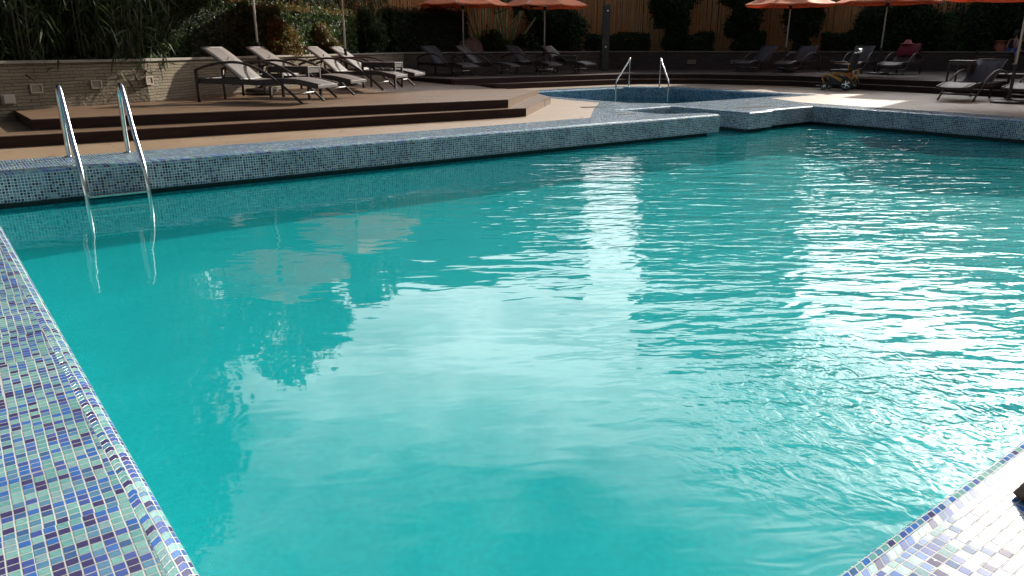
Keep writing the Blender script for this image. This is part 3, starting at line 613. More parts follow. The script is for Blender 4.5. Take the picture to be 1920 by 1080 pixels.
# ------------------------------------------------------------------ loungers
def make_lounger(sl='sling'):
    r = thing('sun_lounger', '', 'sun lounger'); W = .285
    seat = catmull([(.66, 0, .355), (1.0, 0, .345), (1.35, 0, .375), (1.65, 0, .36), (1.98, 0, .285)], 5)
    back = catmull([(.70, 0, .36), (.52, 0, .51), (.25, 0, .72), (.06, 0, .85)], 5)
    def band(path, w_, th=.014):
        mb = MB(); n = len(path)
        vs = []
        for i, p in enumerate(path):
            d = (path[min(i+1, n-1)]-path[max(i-1, 0)]).normalized(); nn = Vector((-d.z, 0, d.x))*th*.5
            for y in (-w_, -w_*.5, 0, w_*.5, w_):
                sag = Vector((0, 0, -.012*(1-(y/w_)**2)))
                vs += [Vector((p.x, y, p.z))+nn+sag, Vector((p.x, y, p.z))-nn+sag]
        fs = []
        for i in range(n-1):
            for k in range(4):
                a = i*10+k*2; b_ = a+10
                fs += [(a, a+2, b_+2, b_), (a+1, b_+1, b_+3, a+3)]
            fs += [(i*10, i*10+10, i*10+11, i*10+1), (i*10+8, i*10+9, i*10+19, i*10+18)]
        fs += [(0, 1, 3, 5, 7, 9, 8, 6, 4, 2), tuple((n-1)*10+q for q in (0, 2, 4, 6, 8, 9, 7, 5, 3, 1))]
        return mb.add(vs, fs)
    band(seat, W).build('seat', MT[sl], r, smooth=True)
    bo = band(back, W).build('backrest', MT[sl], r, smooth=True)
    fr = MB()
    for y in (-W-.01, W+.01): fr.tube([Vector((p.x, y, p.z-.006)) for p in back], .014, 8)
    fr.tube([(.06, -W, .845), (.06, W, .845)], .014, 8)
    fr.tube([(.30, -W, .665), (.30, W, .665)], .010, 6)
    fr.tube([(.34, 0, .70), (.20, 0, .34)], .010, 6)
    fr.build('back_frame', MT['wicker'], bo, smooth=True)
    rails = MB()
    for y in (-W-.035, W+.035):
        pts = [(-.02, .335), (.65, .325), (1.0, .315), (1.35, .345), (1.65, .335), (1.97, .268)]
        for a, b in zip(pts, pts[1:]): rails.bar((a[0], y, a[1]), (b[0]+.004, y, b[1]), .035, .085)
    rails.box((-.02, 0, .335), (.035, 2*W+.10, .07)).box((1.97, 0, .262), (.03, 2*W+.10, .05))
    rails.box((1.05, 0, .26), (.03, 2*W+.04, .03)).box((.55, 0, .28), (.03, 2*W+.04, .03))
    rails.build('frame', MT['wicker'], r, bevel=.006)
    for s in (-1, 1):
        y = s*(W+.075)
        arm = catmull([(-.03, y, .50), (.15, y, .56), (.42, y, .615), (.72, y, .62), (1.0, y, .54), (1.25, y, .40), (1.50, y, .20), (1.72, y, .0)], 6)
        MB().tube(arm, .021, 8).build('arm', MT['wicker'], r, smooth=True)
        MB().tube([(-.03, y, .515), (-.03, y, .0)], .023, 8).build('leg', MT['wicker'], r, smooth=True)
    MB().tube([(1.56, -W-.075, .145), (1.56, W+.075, .145)], .014, 8).build('stretcher', MT['steel_dull'], r, smooth=True)
    return r
def place_lounger(proto, used, front, heading, label, group):
    o = proto if not used else copy_tree(proto); o.scale = (1.06, 1, 1) if group == 'loungers on the left deck' else (1, 1, 1)
    h = R(heading); o.rotation_euler = (0, 0, h)
    o.location = (front[0]-1.72*math.cos(h), front[1]-1.72*math.sin(h), front[2]); tag(o, label, 'sun lounger', group); return o
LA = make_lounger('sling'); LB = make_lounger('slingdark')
g1 = 'loungers on the left deck'; G = [
 ((4.40, 11.22, .27), -50, 'grey sling lounger nearest the ladder, leftmost on the raised deck'),
 ((5.48, 12.38, .27), -50, 'grey sling lounger behind the left umbrella pole, second from the left'),
 ((7.18, 13.92, .27), -50, 'pale sunlit lounger third from the left, in front of the second umbrella pole'),
 ((8.10, 14.78, .265), -50, 'pale sunlit lounger fourth from the left, beyond the second side table')]
for i, (p, h, l) in enumerate(G): place_lounger(LA, i > 0, p, h, l, g1)
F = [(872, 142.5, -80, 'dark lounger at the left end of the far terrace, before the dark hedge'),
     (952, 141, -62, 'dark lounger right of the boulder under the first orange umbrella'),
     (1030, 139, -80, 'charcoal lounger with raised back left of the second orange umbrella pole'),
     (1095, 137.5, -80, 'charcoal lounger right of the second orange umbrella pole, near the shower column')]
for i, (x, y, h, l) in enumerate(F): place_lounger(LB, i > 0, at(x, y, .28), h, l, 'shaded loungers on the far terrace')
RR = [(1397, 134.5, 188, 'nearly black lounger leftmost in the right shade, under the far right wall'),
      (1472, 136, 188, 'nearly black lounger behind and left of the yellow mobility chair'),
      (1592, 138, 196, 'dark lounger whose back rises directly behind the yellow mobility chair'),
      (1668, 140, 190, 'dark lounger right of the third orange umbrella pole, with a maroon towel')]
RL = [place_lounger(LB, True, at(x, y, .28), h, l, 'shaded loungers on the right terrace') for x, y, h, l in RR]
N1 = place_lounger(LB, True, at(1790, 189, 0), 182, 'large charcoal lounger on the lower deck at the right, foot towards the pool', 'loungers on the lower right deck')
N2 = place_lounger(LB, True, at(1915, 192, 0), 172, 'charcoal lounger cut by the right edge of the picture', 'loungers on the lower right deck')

def make_table(lx=.52, ly=.46, h=.46):
    r = thing('side_table', '', 'side table')
    MB().box((0, 0, h-.012), (lx, ly, .024)).build('tabletop', MT['wicker'], r, bevel=.006)
    ap = MB()
    for y in (-ly/2+.02, ly/2-.02): ap.box((0, y, h-.065), (lx-.10, .02, .08))
    for x in (-lx/2+.02, lx/2-.02): ap.box((x, 0, h-.065), (.02, ly-.10, .08))
    ap.build('apron', MT['wicker'], r)
    for sx in (-1, 1):
        for sy in (-1, 1): MB().box((sx*(lx/2-.025), sy*(ly/2-.025), (h-.025)/2), (.042, .042, h-.026)).build('leg', MT['wicker'], r, bevel=.004)
    return r
TB = make_table(.78, .46, .54)
def place_table(i, p, hd, label):
    o = TB if i == 0 else copy_tree(TB); o.location = p; o.rotation_euler = (0, 0, R(hd)); tag(o, label, 'side table', 'woven side tables')
place_table(0, (4.62, 12.30, .27), -50, 'dark woven side table between the first and second left loungers')
place_table(1, (7.40, 14.45, .268), -50, 'dark woven side table between the third and fourth left loungers')
place_table(2, (*at(1062, 136, .28).xy, .28), -56, 'dark woven side table beside the second orange umbrella pole')
place_table(3, (*at(1888, 184, 0).xy, 0), 176, 'dark woven side table beside the large charcoal lounger at right')
place_table(4, (*at(1800, 158, .28).xy, .28), 190, 'dark woven table on the terrace behind the large charcoal lounger')

# ------------------------------------------------------------------ umbrellas
def make_umbrella():
    r = thing('patio_umbrella', '', 'umbrella'); n = 8; Rr = 1.52; zr = 2.15; za = 2.80
    mb = MB(); vs = [(0, 0, za)]; fs = []; K = 6; seg = n*6
    for k in range(1, K+1):
        t = k/K
        for a in range(seg):
            ph = 2*math.pi*a/seg; q = (a % 6)/6; poly = math.cos(math.pi/n)/math.cos((q-.5)*2*math.pi/n)
            rad = Rr*t*poly/ math.cos(math.pi/n)*.985
            rad = Rr*t*(math.cos(math.pi/n)/math.cos((q-.5)*2*math.pi/n))
            z = za-(za-zr)*(t**.93) - .055*t*math.sin(math.pi*q) + (.03*math.sin(math.pi*q) if k == K else 0)
            vs.append((rad*math.cos(ph), rad*math.sin(ph), z))
    for a in range(seg): fs.append((0, 1+a, 1+(a+1) % seg))
    for k in range(K-1):
        for a in range(seg):
            i = 1+k*seg+a; j = 1+k*seg+(a+1) % seg; fs.append((i, i+seg, j+seg, j))
    mb.add(vs, fs); can = mb.build('canopy', MT['orange'], r, smooth=True)
    hem = MB()
    for a in range(seg):
        p = Vector(vs[1+(K-1)*seg+a]); q_ = Vector(vs[1+(K-1)*seg+(a+1) % seg])
        hem.add([p, q_, q_+Vector((0, 0, -.035)), p+Vector((0, 0, -.035))], [(0, 1, 2, 3)])
    hem.build('hem', MT['orange'], can)
    for k in range(n):
        ph = 2*math.pi*k/n; c, s_ = math.cos(ph), math.sin(ph)
        MB().tube([(.03*c, .03*s_, za-.05), (Rr*.98*c, Rr*.98*s_, zr+.005)], .009, 6).tube([(.04*c, .04*s_, zr-.02), (Rr*.55*c, Rr*.55*s_, za-.37)], .008, 6).build('rib', MT['white'], r)
    MB().tube([(0, 0, .75), (0, 0, za+.02)], .022, 12).build('pole', MT['white'], r, smooth=True)
    MB().tube([(0, 0, .0), (0, 0, .78)], .034, 12).tube([(0, 0, .76), (0, 0, .80)], .042, 12).build('pole_sleeve', MT['dark'], r, smooth=2)
    MB().lathe([(0, .09), (.06, .09), (.09, .06), (.30, .05), (.33, .03), (.33, 0), (0, 0)], (0, 0, .002), 24).build('base', MT['dark'], r, smooth=2)
    MB().lathe([(0, za+.10), (.018, za+.085), (.022, za+.05), (.05, za+.02), (.05, za-.01), (0, za-.01)], (0, 0, 0), 14).build('finial', MT['wicker'], r, smooth=2)
    MB().lathe([(.024, 2.12), (.05, 2.12), (.055, 2.06), (.05, 2.0), (.024, 2.0)], (0, 0, 0), 14).build('runner', MT['dark'], r, smooth=2)
    return r
U = make_umbrella()
US = [(at(492, 172, .27), 8, 'umbrella whose pale pole stands by the first side table, canopy above the picture'),
      (at(652, 160, .27), 20, 'umbrella whose pole rises beside the third left lounger, canopy above the picture'),
      (at(870, 135.5, .28), 4, 'orange umbrella in front of the boulder, leftmost of the visible canopies'),
      (at(1020, 134, .28), 28, 'orange umbrella with a sunlit panel, just left of the shower column'),
      (at(1469, 135.5, .28), 10, 'orange umbrella over the nearly black loungers, left of the mobility chair'),
      (at(1645, 139, .28), 30, 'orange umbrella right of the mobility chair, before the dark shrubs'),
      (at(1890, 193, 0), 15, 'orange umbrella at the top right corner over the large charcoal lounger')]
for i, (p, a, l) in enumerate(US):
    o = U if i == 0 else copy_tree(U); o.scale = (1, 1, 1.17 if i < 1 else (.975 if i == 6 else 1)); o.location = p; o.rotation_euler = (0, 0, R(a)); tag(o, l, 'umbrella', 'orange patio umbrellas round the pool')

# ------------------------------------------------------------------ power wheelchair
def make_wheelchair():
    c0 = at(1576, 168.5, 0); r = thing('power_wheelchair', 'yellow framed power wheelchair with black seat parked before the terrace steps', 'wheelchair', (c0.x, c0.y, 0), R(104))
    r.scale = (1.05, 1.05, 1.0)
    def wheel(x, y, rad, w_, nm):
        MBt = MB().lathe([(rad*.72, -w_/2), (rad*.95, -w_/2), (rad, -w_*.3), (rad, w_*.3), (rad*.95, w_/2), (rad*.72, w_/2)], (x, y, rad), 24, 'y'); t_ = MBt.build(nm, MT['rubber'], r, smooth=2)
        rim = MB().lathe([(rad*.72, -w_*.35), (rad*.66, -w_*.5), (rad*.60, -w_*.4), (rad*.60, w_*.4), (rad*.66, w_*.5), (rad*.72, w_*.35)], (x, y, rad), 24, 'y')
        rim.lathe([(0, -w_*.55), (rad*.2, -w_*.55), (rad*.2, w_*.55), (0, w_*.55)], (x, y, rad), 12, 'y')
        for k in range(5):
            a = 2*math.pi*k/5; rim.bar((x, y, rad), (x+rad*.66*math.cos(a), y, rad+rad*.66*math.sin(a)), rad*.12, w_*.5, (0, 1, 0))
        rim.build('rim', MT['steel'], t_, smooth=2)
    for y in (-.26, .26): wheel(-.20, y, .16, .06, 'drive_wheel')
    for y in (-.20, .20): wheel(.36, y, .10, .045, 'caster_wheel')
    fr = MB()
    for y in (-.21, .21):
        fr.tube([(.44, y, .30), (.40, y, .40), (.28, y, .40), (-.12, y, .20), (-.20, y, .17)], .020, 8)
        fr.bar((.26, y, .40), (-.10, y, .24), .03, .07)
        fr.tube([(.44, y, .30), (.38, y, .22), (.36, y, .12)], .016, 8)
        fr.tube([(-.28, y, .30), (-.10, y, .44), (.22, y, .46)], .016, 8)
        fr.tube([(-.20, y, .17), (-.34, y, .34), (-.30, y, .52)], .018, 8)
    for x, z in ((.30, .40), (-.16, .22), (-.3, .5)): fr.tube([(x, -.21, z), (x, .21, z)], .014, 8)
    fr.build('frame', MT['yellow'], r, smooth=True)
    MB().box((.06, 0, .24), (.46, .36, .22)).build('battery_box', MT['vinyl'], r, bevel=.02)
    MB().box((-.16, 0, .40), (.14, .38, .10)).build('motor_cover', MT['redpart'], r, bevel=.015)
    MB().box((.06, 0, .50), (.44, .42, .075)).build('seat', MT['vinyl'], r, bevel=.025)
    m3 = Matrix.Rotation(R(-10), 3, 'Y'); bk = MB().box((-.25, 0, .74), (.07, .42, .46), m3).build('backrest', MT['vinyl'], r, bevel=.025)
    MB().box((-.33, 0, 1.02), (.06, .26, .10), m3).build('headrest', MT['vinyl'], bk, bevel=.02)
    MB().tube([(-.32, -.2, .93), (-.37, -.2, 1.0), (-.37, .2, 1.0), (-.32, .2, .93)], .012, 8).build('push_handle', MT['steel'], bk, smooth=True)
    for y in (-.25, .25):
        a = MB().tube([(-.20, y, .52), (-.18, y, .70), (.16, y, .70)], .012, 8).build('armrest', MT['yellow'], r, smooth=True)
        MB().box((.02, y, .72), (.30, .06, .035)).build('arm_pad', MT['vinyl'], a, bevel=.01)
    MB().box((.20, .25, .75), (.10, .06, .05)).tube([(.21, .25, .77), (.22, .25, .85)], [.008, .014], 8).build('joystick', MT['dark'], r, smooth=2)
    MB().box((.52, 0, .09), (.20, .30, .02)).tube([(.30, -.1, .42), (.44, -.1, .30), (.50, -.1, .10)], .014, 8).tube([(.30, .1, .42), (.44, .1, .30), (.50, .1, .10)], .014, 8).build('footrest', MT['dark'], r)
    MB().box((.10, -.262, .46), (.09, .012, .09)).build('side_pouch', MT['plate'], r, bevel=.004)
make_wheelchair()

# ------------------------------------------------------------------ vegetation
def leaf_mesh(name, C_, size, aspect, m, parent, droop=0.0, jitter=.4, fold=True):
    """C_: (n,3) leaf centres; every leaf is a small pointed blade"""
    n = len(C_); d = rng.normal(size=(n, 3)); d[:, 2] -= droop*1.5; d /= np.linalg.norm(d, axis=1)[:, None]
    t = rng.normal(size=(n, 3)); s = np.cross(d, t); s /= np.linalg.norm(s, axis=1)[:, None]; nn = np.cross(d, s)
    L_ = size*(1+jitter*rng.uniform(-1, 1, n))[:, None]; Wd = L_/aspect
    a = C_-d*L_/2; b = C_+s*Wd/2+nn*L_*.06; c = C_+d*L_/2-np.array([0, 0, 1])*droop*L_*.15; e = C_-s*Wd/2+nn*L_*.06
    V = np.stack([a, b, c, e], 1).reshape(-1, 3); me = bpy.data.meshes.new(name)
    me.vertices.add(4*n); me.vertices.foreach_set('co', V.astype(np.float32).ravel())
    me.loops.add(4*n); me.loops.foreach_set('vertex_index', np.arange(4*n, dtype=np.int32))
    me.polygons.add(n); me.polygons.foreach_set('loop_start', np.arange(0, 4*n, 4, dtype=np.int32)); me.polygons.foreach_set('loop_total', np.full(n, 4, dtype=np.int32))
    me.materials.append(m); me.update(); me.validate(); o = bpy.data.objects.new(name, me); COL.objects.link(o); o.parent = parent; return o
def shell_points(n, half, power=.35):
    """points in a box volume, crowded to its surface, with a lumpy outline"""
    p = rng.uniform(-1, 1, (n, 3)); k = rng.integers(0, 3, n); sgn = rng.choice([-1, 1], n); dep = rng.exponential(.10, n)
    p[np.arange(n), k] = sgn*(1-dep); p *= np.array(half)
    q = np.sin(p[:, 0]*3.1)*.05+np.sin(p[:, 1]*4.3+1)*.05+np.sin(p[:, 0]*7+p[:, 1]*5)*.03
    p[:, 2] += q*1.2; p += rng.normal(0, .035, (n, 3)); return p
def hedge(name, label, a, b, depth, z0, z1, m, n, size=.07, top=None, group=None, cat='hedge'):
    a, b = Vector(a), Vector(b); d = b-a; L_ = d.length; ang = math.atan2(d.y, d.x); c = (a+b)/2
    r = thing(name, label, cat, (c.x, c.y, 0), ang, group)
    P = shell_points(n, (L_/2, depth/2, (z1-z0)/2)); P[:, 2] += (z0+z1)/2
    leaf_mesh('foliage', P, size, 2.2, m, r)
    if top:
        Q = np.stack([rng.uniform(-L_/2, L_/2, n//5), rng.uniform(-depth/2, depth/2, n//5), np.full(n//5, z1)+rng.exponential(.045, n//5)-.03], 1)
        leaf_mesh('young_shoots', Q, size*1.1, 2.6, top, r)
    MB().box((0, 0, (z0+z1)/2-.05), (L_-.18, depth-.2, z1-z0-.2)).build('shade_core', MT['core'], r)  # solid dark box gives the shaded inside of the hedge as colour
    return r
def clump_points(n, clumps, sd=.16):
    c = np.array(clumps); k = rng.integers(0, len(c), n); v = rng.normal(size=(n, 3)); v /= np.linalg.norm(v, axis=1)[:, None]
    far = np.where(rng.uniform(size=n) < .14, rng.uniform(1.1, 1.45, n), 1.0)
    return c[k, :3]+v*(c[k, 3]*far*rng.uniform(.35, 1.05, n)**.6)[:, None]*np.array([1, 1, .9])+rng.normal(0, .03, (n, 3))
def bush(name, label, p, rad, h, m, n, size=.08, nc=14, z0=.8, group=None, aspect=2.2, stem=False, cat='shrub', droop=.2):
    r = thing(name, label, cat, (p[0], p[1], 0), random.random()*6, group); cl = []
    for i in range(nc):
        a = random.random()*6.28; q = random.random()**.5; zz = random.random(); k = math.sin(math.pi*min(1, .25+zz*.72))
        cl.append((math.cos(a)*q*rad*k*.75, math.sin(a)*q*rad*k*.75, z0+.15*h+zz*h*.75, rad*(.30+.22*random.random())))
    leaf_mesh('foliage', clump_points(n, cl), size, aspect, m, r, droop=droop)
    mb = MB()
    for c in cl[::2]: mb.tube([(0, 0, z0-.3), (c[0]*.4, c[1]*.4, z0+(c[2]-z0)*.5), (c[0], c[1], c[2])], [.03, .018, .008], 6)
    mb.build('branches', MT['bark'], r); return r
def bamboo(label, p, h, n, spread, leafy=1.0, m=None):
    r = thing('bamboo_plant', label, 'bamboo', (p[0], p[1], 0), 0, 'bamboo clumps behind the left wall'); mb = MB(); tips = []
    for i in range(n):
        a = random.random()*6.28; q = spread*random.random()**.5; x, y = math.cos(a)*q*.5, math.sin(a)*q*.5; lx, ly = math.cos(a)*q*1.2, math.sin(a)*q*1.2; hh = h*(.7+.4*random.random())
        pts = [Vector((x+(lx-x)*t*t, y+(ly-y)*t*t, .6+hh*t)) for t in (0, .25, .5, .75, 1)]
        mb.tube(pts, [.014, .013, .011, .008, .004], 6)
        for k in range(int(70*leafy)):
            t = random.random()**.7; pp = pts[0].lerp(pts[-1], t); tips.append((pp.x+random.gauss(0, .22), pp.y+random.gauss(0, .22), pp.z+random.gauss(0, .12)))
    mb.build('culms', MT['culm'], r, smooth=True)
    leaf_mesh('foliage', np.array(tips), .24, 9, m or MT['bamboo'], r, droop=.9)
    return r
def behind(px, py, off):      # a spot 'off' metres behind the planter wall, seen at px
    for dist in np.arange(9, 45, .02):
        p = ahead(px, py, float(dist))
        for P in (WL, WB, WR):
            for a, b in zip(P, P[1:]):
                a, b = Vector(a), Vector(b); ab = b-a; t = (Vector(p.xy)-a).dot(ab)/ab.length_squared
                if -.02 <= t <= 1.02:
                    nn = Vector((-ab.y, ab.x)).normalized(); s_ = (Vector(p.xy)-a).dot(nn)
                    if s_ >= off and s_ < off+.3: return (p.x, p.y)
    return (p.x, p.y)
def topz(px, py, xy):         # height of something seen at py when it stands at xy
    d = math.hypot(xy[0]-CAMX, xy[1]-CAMY); return ahead(px, py, d).z

for i, (px, off, h, n, lab) in enumerate([(-60, 1.0, 3.2, 30, 'tall bamboo clump at the far left, mostly outside the picture'), (20, .6, 3.4, 30, 'drooping bamboo clump at the left edge of the picture'), (85, 1.1, 3.6, 30, 'dark bamboo clump above the framed wall light'),
        (150, .55, 3.3, 28, 'dark bamboo clump left of the sunny wall stripe'), (222, .5, 3.2, 30, 'bamboo clump with bare pale stems above the sunny wall stripe'), (262, 1.0, 3.4, 26, 'bamboo clump beside the left end of the clipped hedge')]):
    xy = behind(px, 100, off); bamboo(lab, xy, h, n, .75, 1.5)
xy = behind(672, 60, .8); bamboo('feathery bamboo catching the sun behind the second umbrella pole', xy, 3.0, 22, .9, 1.6)
xy = behind(590, 60, 1.3); bamboo('feathery bamboo rising above the golden hedge', xy, 3.4, 22, .8, 1.4)
a, b = behind(250, 60, .95), behind(440, 60, .95)
hedge('clipped_hedge', 'dark clipped hedge with golden tips behind the first lounger', a, b, .9, .7, 2.05, MT['leafdark'], 26000, .075, MT['leafgold'], cat='hedge')
a, b = behind(445, 60, .95), behind(640, 60, .85)
hedge('clipped_hedge', 'golden and green sunlit hedge behind the second and third loungers', a, b, .9, .7, 1.95, MT['leafmid'], 26000, .085, MT['leafgold'], cat='hedge')
a, b = behind(722, 60, .9), behind(862, 60, .9)
hedge('clipped_hedge', 'black-green clipped hedge with reddish top left of the boulder', a, b, 1.0, .7, 2.15, MT['leafdark'], 22000, .085, MT['leafred'], cat='hedge')
for px, rad, h, lab, mm in [(520, .5, 1.0, 'bushy shrub with reddish leaves above the second lounger back', 'leafgold'), (460, .28, .5, 'small spiky pale plant on the wall beside the first lounger back', 'bamboo'), (600, .5, .85, 'leafy sunlit shrub behind the third lounger back', 'leafgold'), (555, .45, .7, 'glossy green shrub between the second and third lounger backs', 'leafmid'),
                            (690, .6, 1.3, 'shrub with sunlit long leaves right of the second umbrella pole', 'bamboo')]:
    xy = behind(px, 80, .42); bush('garden_shrub', lab, xy, rad, h, MT[mm], 5000, .10, 12, .75, 'shrubs behind the left loungers', 3.2)
# spread-stem palms between the two far umbrellas
def fan_palm(label, xy, h, k):
    r = thing('fan_palm', label, 'palm', (xy[0], xy[1], 0), 0, 'fan palms behind the far terrace'); mb = MB(); C_ = []
    vx = Vector((math.cos(YAW), -math.sin(YAW), 0))
    for i in range(k):
        t = (i/(k-1)-.5)*2; top = vx*(t*h*.42)+Vector((random.uniform(-.2, .2), random.uniform(-.2, .2), h*(1-.18*t*t)))
        p0 = vx*(t*.12)+Vector((0, 0, .5)); mid = p0.lerp(top, .5)+vx*(-t*.10)
        mb.tube([p0, mid, top], [.055, .038, .02], 8)
        d = (top-mid).normalized()
        for j in range(26):
            q = top+d*(j*.055); sgn = 1 if j % 2 else -1
            C_.append(q+vx*(sgn*.22)+Vector((random.gauss(0, .05), random.gauss(0, .05), random.gauss(0, .04))))
    mb.build('stems', MT['palmstem'], r, smooth=True); leaf_mesh('fronds', np.array([tuple(c) for c in C_]), .55, 5, MT['leafmid'], r, droop=.5)
xy = behind(905, 60, 1.3); fan_palm('fan palm with pale stems behind the first orange umbrella', xy, 2.6, 9)
xy = behind(948, 60, 1.5); fan_palm('fan palm with pale stems between the two far orange umbrellas', xy, 2.6, 8)
for px, off, py, rad, lab, mm, n in [(925, .8, 62, .75, 'low ferny shrub below the fan palms', 'leafmid', 7000), (985, .8, 70, .7, 'low dark shrub left of the second far umbrella pole', 'leafdark', 6000),
        (1050, 1.0, 2, 1.1, 'tall dark bush right of the second far umbrella pole', 'leafdark', 12000), (1018, 1.5, -5, 1.0, 'tall black-green bush behind the second far umbrella', 'leafdark', 10000)]:
    xy = behind(px, 80, off); zt = topz(px, py, xy); bush('garden_shrub', lab, xy, rad, zt-.75, MT[mm], n, .12, 16, .7, 'shrubs behind the far terrace', 2.6)
a, b = behind(1100, 80, .7), behind(1215, 80, .7); hedge('clipped_hedge', 'low dark box hedge in front of the bamboo fence by the shower column', a, b, .7, .6, topz(1160, 68, b), MT['leafdark'], 9000, .09)
a, b = behind(1285, 80, .7), behind(1335, 80, .7); hedge('clipped_hedge', 'short dark box hedge between the two tall shrubs on the fence', a, b, .8, .6, topz(1310, 67, b), MT['leafdark'], 5000, .09)
a, b = behind(1402, 80, .7), behind(1432, 80, .7); hedge('clipped_hedge', 'small dark box hedge left of the third orange umbrella pole', a, b, .6, .6, topz(1415, 67, b), MT['leafdark'], 3500, .09)
a, b = behind(1545, 80, .7), behind(1640, 80, .7); hedge('clipped_hedge', 'low dark box hedge behind the yellow mobility chair', a, b, .8, .6, topz(1590, 64, a), MT['leafdark'], 9000, .09)
def climber(label, px, off, z1, rad, n):
    """tall shrub that is narrow at its foot and wide above"""
    xy = behind(px, 60, off); r = thing('tall_shrub', label, 'shrub', (xy[0], xy[1], 0), 0, 'tall shrubs against the bamboo fence'); cl = []
    for i in range(44):
        t = random.random(); k = rad*(.34+.95*t); a = random.random()*6.28; q = random.random()**.5
        cl.append((math.cos(a)*q*k*.7, math.sin(a)*q*.5*k, 1.0+t*(z1-1.0), .16+.34*t*random.random()+.08))
    leaf_mesh('foliage', clump_points(n, cl), .12, 2.4, MT['leafdark'], r)
    mb = MB().tube([(0, 0, .5), (.03, 0, 1.2), (0, 0, z1*.8)], [.05, .04, .02], 8)
    for c in cl[::3]: mb.tube([(0, 0, c[2]*.6), (c[0], c[1], c[2])], [.02, .008], 6)
    mb.build('trunk', MT['bark'], r)
climber('tall dark shrub on the fence right of the bright bamboo panel', 1262, .9, 3.7, 1.3, 20000)
climber('tall dark shrub on the fence left of the third orange umbrella', 1388, .9, 3.7, 1.3, 20000)
climber('tall dark shrub behind the pole of the third orange umbrella', 1505, 1.0, 3.5, 1.2, 16000)
for px, off, py, rad, lab, mm, n in [(1640, 1.0, 10, 1.0, 'dark bush right behind the fourth orange umbrella pole', 'leafdark', 12000), (1700, 1.2, 0, 1.3, 'broad black-green bush above the maroon towel', 'leafdark', 14000),
        (1768, .8, 28, .75, 'rounded mid-green shrub standing on the right planter wall', 'leafmid', 9000), (1790, .7, 45, .5, 'smaller rounded green shrub right of the taller one', 'leafmid', 5000), (1830, 1.4, -10, 1.5, 'large dark bush left of the seated people', 'leafdark', 15000),
        (1905, 1.6, -10, 1.5, 'large dark bush behind the seated people at the right edge', 'leafdark', 14000), (1850, .45, 78, .28, 'small pale green plant beside the terracotta urn', 'leafmid', 1500)]:
    xy = behind(px, 80, off); zt = topz(px, py, xy); bush('garden_shrub', lab, xy, rad, zt-.75, MT[mm], n, .12, 16, .7, 'shrubs on the right planter', 2.4)

# bamboo fence
def fence(label, a, b, h, z0=.5, m='cane'):
    a, b = Vector(a), Vector(b); d = b-a; L_ = d.length; r = thing('bamboo_fence', label, 'fence', (a.x, a.y, 0), math.atan2(d.y, d.x), 'bamboo screen fence')
    mb = MB(); x = 0
    while x < L_:
        w_ = random.uniform(.018, .032); mb.tube([(x, random.uniform(-.015, .015), z0), (x+random.uniform(-.03, .03), random.uniform(-.02, .02), h+random.uniform(-.08, .05))], w_*.9, 6, cap=False); x += w_*1.75
    mb.build('canes', MT[m], r)
    MB().box((L_/2, .075, (z0+h)/2), (L_, .02, h-z0)).build('backing_mat', MT['core'], r)
    rl = MB()
    for z in (z0+.4, (z0+h)/2, h-.3): rl.box((L_/2, .045, z), (L_, .02, .05))
    rl.build('cross_rails', MT['bark'], r)
fence('dark bamboo cane fence behind the left hedges', (-7, 13.2), (9.6, 22.4), 3.9, m='culm')
fence('bamboo cane fence behind the dark hedge and fan palms', (9.6, 22.4), (20.2, 23.4), 3.9)
fence('bright brown bamboo cane fence right of the shower column', (20.2, 23.4), (25.0, 20.6), 3.9)
fence('shaded bamboo cane fence behind the orange umbrellas on the right', (25.0, 20.6), (31.0, 14.6), 3.9)
fence('bamboo cane fence behind the right edge shrubs', (31.0, 14.6), (38.5, 3.0), 3.9)

# ------------------------------------------------------------------ boulders, shower, pot, small things
def boulder(label, c, rx, ry, rz, sd):
    rs = random.Random(sd); bm = bmesh.new(); bmesh.ops.create_icosphere(bm, subdivisions=4, radius=1)
    ph = [rs.uniform(0, 6) for _ in range(6)]
    for v in bm.verts:
        k = 1+.10*math.sin(v.co.x*2.3+ph[0])*math.cos(v.co.y*2.1+ph[1])+.06*math.sin(v.co.z*4+v.co.x*3+ph[2])+.03*math.sin(v.co.y*9+ph[3])
        v.co = Vector((v.co.x*rx, v.co.y*ry, v.co.z*rz))*k
    me = bpy.data.meshes.new('boulder'); bm.to_mesh(me); bm.free(); me.materials.append(MT['rock']); me.polygons.foreach_set('use_smooth', [True]*len(me.polygons))
    o = bpy.data.objects.new('boulder', me); COL.objects.link(o); o.location = c; tag(o, label, 'boulder', 'boulders by the far loungers')
xy = behind(880, 90, .55); boulder('large rounded boulder rising above the wall behind the first far umbrella pole', (*xy, .85), .50, .42, .62, 3)
p = at(872, 137, .28); boulder('smaller pinkish boulder in front of the larger one on the far terrace', (p.x+.9, p.y+.9, .50), .32, .30, .34, 5)

q = at(1133, 132.5, .28); sc_ = thing('shower_column', 'tall grey slate poolside shower column with steel head', 'shower', (q.x, q.y, .28), -YAW)
MB().box((0, 0, 1.12), (.26, .26, 2.24)).build('column', MT['slate'], sc_, bevel=.01)
hd = MB().tube([(.0, -.13, 1.98), (.0, -.20, 2.06), (0, -.26, 2.04)], .014, 8).lathe([(.015, .03), (.05, 0), (.05, -.015), (0, -.015)], (0, -.27, 2.01), 14).build('shower_head', MT['steel'], sc_, smooth=2)
MB().lathe([(0, -.03), (.03, -.03), (.03, 0), (0, 0)], (0, -.13, .82), 12, 'y').build('tap', MT['steel'], sc_, smooth=2)

